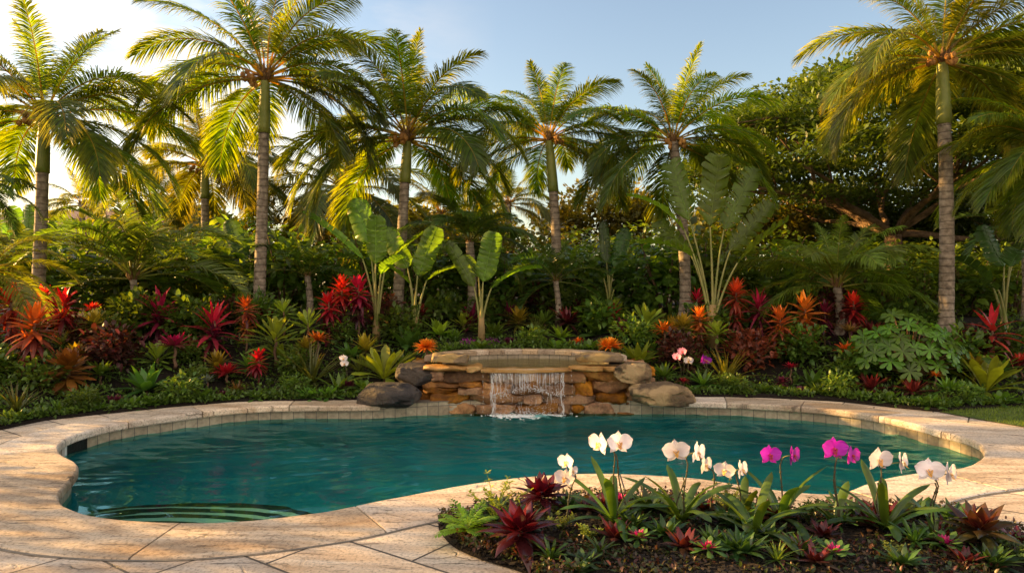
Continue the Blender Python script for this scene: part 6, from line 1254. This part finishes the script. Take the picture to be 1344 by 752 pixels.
smallg = [mk(s, leafmat('front_small_green', (.07, .14, .03), (.05, .11, .03), trans=.3, rough=.36), 16, .13, .045, 60, 5, .5, 'obov', .3, .65, .03, 7) for s in (60, 61)]
pinkc = [mk(s, leafmat('front_pink', (.60, .01, .14), (.42, .02, .10), tip=(.7, .05, .25), tipamt=.5, tcol=(1.2, 1, 1), rough=.35), 20, .055, .02, 85, 15, .4, 'lance', .3, .6, 0, 5) for s in (62, 63)]
for i, (px, py, R, lb) in enumerate([(838, 722, 26, 'small bromeliad with magenta heart below the second orchid clump'), (929, 738, 26, 'small bromeliad with pink heart at the very front below the third orchid clump'), (1094, 742, 28, 'small crimson-hearted bromeliad in front of the double-stemmed purple orchid'),
                                   (1240, 730, 30, 'small crimson-hearted bromeliad in front of the last orchid'), (812, 668, 24, 'magenta bromeliad against the stone between the first two orchid clumps')]):
    fgros('bromeliad', lb, 'bromeliad', px, py, R, smallg[i % 2], i, .05, G3, ('flower_head', pinkc[i % 2], 1.5 if i == 4 else 1.1), .13)
fgros('leafy_plant', 'small dark green plant with rounded leaves beside the fullest red bromeliad', 'plant', 771, 742, 30, mk(64, leafmat('front_darkgreen', (.04, .10, .03), (.03, .08, .025), trans=.25, rough=.32), 14, .16, .045, 70, 10, .5, 'obov', .3, .6, 0, 7), 0, .04, None, None, .16)
fgros('grassy_plant', 'grassy green tuft in front of the lone orchid clump', 'plant', 1020, 745, 36, mk(65, leafmat('front_grassy', (.13, .19, .03), (.06, .13, .025), trans=.35, rough=.4), 40, .2, .018, 86, 15, .6, 'blade', .3, .6, 0, 6, jit=.3), 0, .02, None, None, .19)
# dense dark low plants between the orchids
FL = [('the fullest dark red bromeliad', 682, 722), ('the smaller dark red bromeliad', 712, 672), ('the first two-bloom white orchid', 806, 694), ('the second white orchid clump', 894, 692), ('the flowerless strap-leaved clump', 990, 712), ('the leftmost purple orchid', 1024, 690), ('the double-stemmed purple orchid', 1096, 696), ('the broad-leaved white orchid', 1162, 704), ('the last white orchid', 1228, 706), ('the green and maroon bromeliad', 1286, 722)]
dk = [mk(70, leafmat('front_deepgreen', (.035, .08, .02), (.025, .06, .018), trans=.2, rough=.3), 22, .16, .04, 75, 5, .6, 'lance', .3, .6, .05, 7), mk(71, leafmat('front_maroon_leaf', (.10, .012, .02), (.035, .03, .018), trans=.2, rough=.3), 22, .15, .04, 75, 5, .6, 'lance', .3, .6, .05, 7), mk(72, leafmat('front_strap', (.06, .12, .018), (.035, .085, .018), trans=.25, rough=.3), 20, .24, .026, 80, 15, .9, 'strap', .35, .6, 0, 8)]
rngk = random.Random(15); usedf = set(); kn = ['dark green low rosette', 'maroon-green low rosette', 'narrow strap-leaved tuft']
for i in range(50):
    px = 640 + i*14.2 + rngk.uniform(-8, 8); py = rngk.choice([672, 684, 700, 716, 732, 744]) + rngk.uniform(-5, 5)
    p = gp(px, py, .05)
    if not inpoly(p.x, p.y, bed): continue
    t_ = rngk.randrange(3); lab = None
    for nk, ax, ay in sorted(FL, key=lambda q: abs(q[1] - px) + .5*abs(q[2] - py)):
        r_ = 'in front of' if py > ay + 12 else ('behind' if py < ay - 12 else ('left of' if px < ax else 'right of'))
        if (t_, r_, nk) not in usedf: usedf.add((t_, r_, nk)); lab = f'{kn[t_]} {r_} {nk}'; break
    fgros('low_plant', lab, 'plant', px, py, rngk.uniform(32, 48), dk[t_], rngk.random()*6, .02, 'low plants between the orchids', None, (.16, .16, .24)[t_])
# low cover leaves over the bed
rngc = random.Random(17); pts = []; nn = []
for _ in range(26000):
    x, y = rngc.uniform(x0, x1), rngc.uniform(max(y0, 3.6), y1)
    if noise.noise(Vector((x*3.1, y*4.1, 2))) < -.15 or not inpoly(x, y, bed): continue
    pts.append(Vector((x, y, .05 + .05*rngc.random()))); nn.append(Vector((0, -.2, .5)))
mb = MB(); cloud(mb, rngc, pts, nn, .034, .5, .3, True, None, .8, 0)
tag(obj('low_cover', mb.mesh('low_cover', leafmat('front_cover', (.035, .08, .02), (.10, .035, .03), trans=.25, rough=.4))), 'patchy tiny dark leaves creeping over the mulch of the front bed', 'ground cover', kind='stuff')
# fern at the left tip
def fernmesh(seed, mat, nf=14, Lf=.26):
    rng = random.Random(seed); mb = MB()
    for i in range(nf):
        az = i*2.39996; el = math.radians(lerp(70, 15, i/(nf - 1))); n = 12; p = Vector((0, 0, .01)); ll = Lf*rng.uniform(.8, 1.1)
        for j in range(n):
            e = el - .9*(j/n)**1.4; d = Vector((math.cos(e)*math.cos(az), math.cos(e)*math.sin(az), math.sin(e))); p2 = p + d*ll/n; w_ = ll*.27*math.sin(PI*(j + 1.2)/(n + 1.6))**.7
            for sg in (-1, 1):
                a2 = az + sg*.95; leaf(mb, p, a2, math.sin(e)*.5 + .1, w_, w_*.42, .4, 3, .2, 'ovate', j/n, rng.uniform(.3, .9), 0, .15, 1.3, rng)
            tube(mb, [p, p2], .002, 3, (0, 0, .5), False); p = p2
    return mb.mesh('fronds', mat)
M_fern = leafmat('front_fern', (.17, .26, .03), (.10, .20, .025), trans=.4, rough=.42)
fgros('fern', 'bright lacy fern at the rounded tip of the front bed', 'fern', 613, 700, 48, fernmesh(1, M_fern), 0, .05, None, None, .25)
def sprigmesh(seed, mat, n=16, h=.30, lf=.035):
    rng = random.Random(seed); mb = MB()
    for i in range(n):
        az = rng.random()*6.28; el = rng.uniform(.8, 1.45); P_ = [Vector((0, 0, 0))]; l_ = h*rng.uniform(.6, 1.1)
        for j in range(6):
            e = el - .1*j; P_.append(P_[-1] + Vector((math.cos(e)*math.cos(az), math.cos(e)*math.sin(az), math.sin(e)))*l_/6)
        tube(mb, P_, [.0035, .003, .003, .0025, .002, .002, .001], 4, (0, 1, .6))
        for j in range(2, 7):
            for k in range(3 if j < 5 else 6): leaf(mb, P_[j], rng.random()*6.28, rng.uniform(.2, 1.1), lf*rng.uniform(.7, 1.2), lf*.5, .4, 3, .2, 'obov', rng.random()*.5, None, 0, 0, 1.3, rng)
    return mb.mesh('sprigs', mat)
M_spr = leafmat('front_sprig', (.24, .30, .05), (.12, .18, .04), trans=.4, rough=.45)
fgros('sprig_plant', 'airy light green sprigs behind the lacy fern', 'plant', 650, 684, 60, sprigmesh(1, M_spr), 0, .0, 'sprig plants in the front bed', None, .30, 'sprigs')
fgros('sprig_plant', 'low green sprigs between the two dark red bromeliads', 'plant', 735, 700, 34, sprigmesh(2, M_spr, 12, .2), 0, .0, 'sprig plants in the front bed', None, .22, 'sprigs')
fgros('sprig_plant', 'leafy sprigs under the small white blooms near the pool', 'plant', 956, 672, 42, sprigmesh(3, M_spr), 0, .0, 'sprig plants in the front bed', None, .30, 'sprigs')
fgros('sprig_plant', 'tiny yellow-green tuft on the mulch right of the crimson-hearted bromeliad', 'plant', 1170, 738, 22, sprigmesh(4, M_spr, 16, .14, .025), 0, .0, 'sprig plants in the front bed', None, .14, 'sprigs')
fgros('sprig_plant', 'small sprigs on the mulch below the first tall orchid leaves', 'plant', 775, 712, 26, sprigmesh(5, M_spr, 12, .14, .03), 0, .0, 'sprig plants in the front bed', None, .16, 'sprigs')
fgros('sprig_plant', 'green sprigs on the far edge between the purple orchids', 'plant', 1060, 688, 30, sprigmesh(6, leafmat('front_sprig_dark', (.07, .13, .03), (.05, .1, .02)), 14, .2, .03), 0, .0, 'sprig plants in the front bed', None, .2, 'sprigs')
fgros('sprig_plant', 'dark sprigs at the bed corner beyond the green and maroon bromeliad', 'plant', 1335, 735, 44, sprigmesh(7, leafmat('front_sprig_dark', None, None), 20, .26, .035), 0, .0, 'sprig plants in the front bed', None, .26, 'sprigs')
# ---------------------------------------------------------------- unseen hedge added past the left side to shade the deck and pool
rng = random.Random(71); pts = []; nn = []
for i in range(14000):
    y = rng.uniform(-14, 7.4); x = -10.2 + rng.gauss(0, .35); top = 3.2 + .35*noise.noise(Vector((y*1.1, 0, 0))) - .55*smooth((y - 4.6)/1.5)
    z = rng.random()*top; pts.append(Vector((x, y, z))); nn.append(Vector((1, 0, .3)))
mb = MB(); cloud(mb, rng, pts, nn, .24, .55, .3, False, None, .7, .1)
tag(obj('hedge', mb.mesh('hedge', M_s1)), 'tall unseen hedge added past the left border to shade the patio', 'hedge')
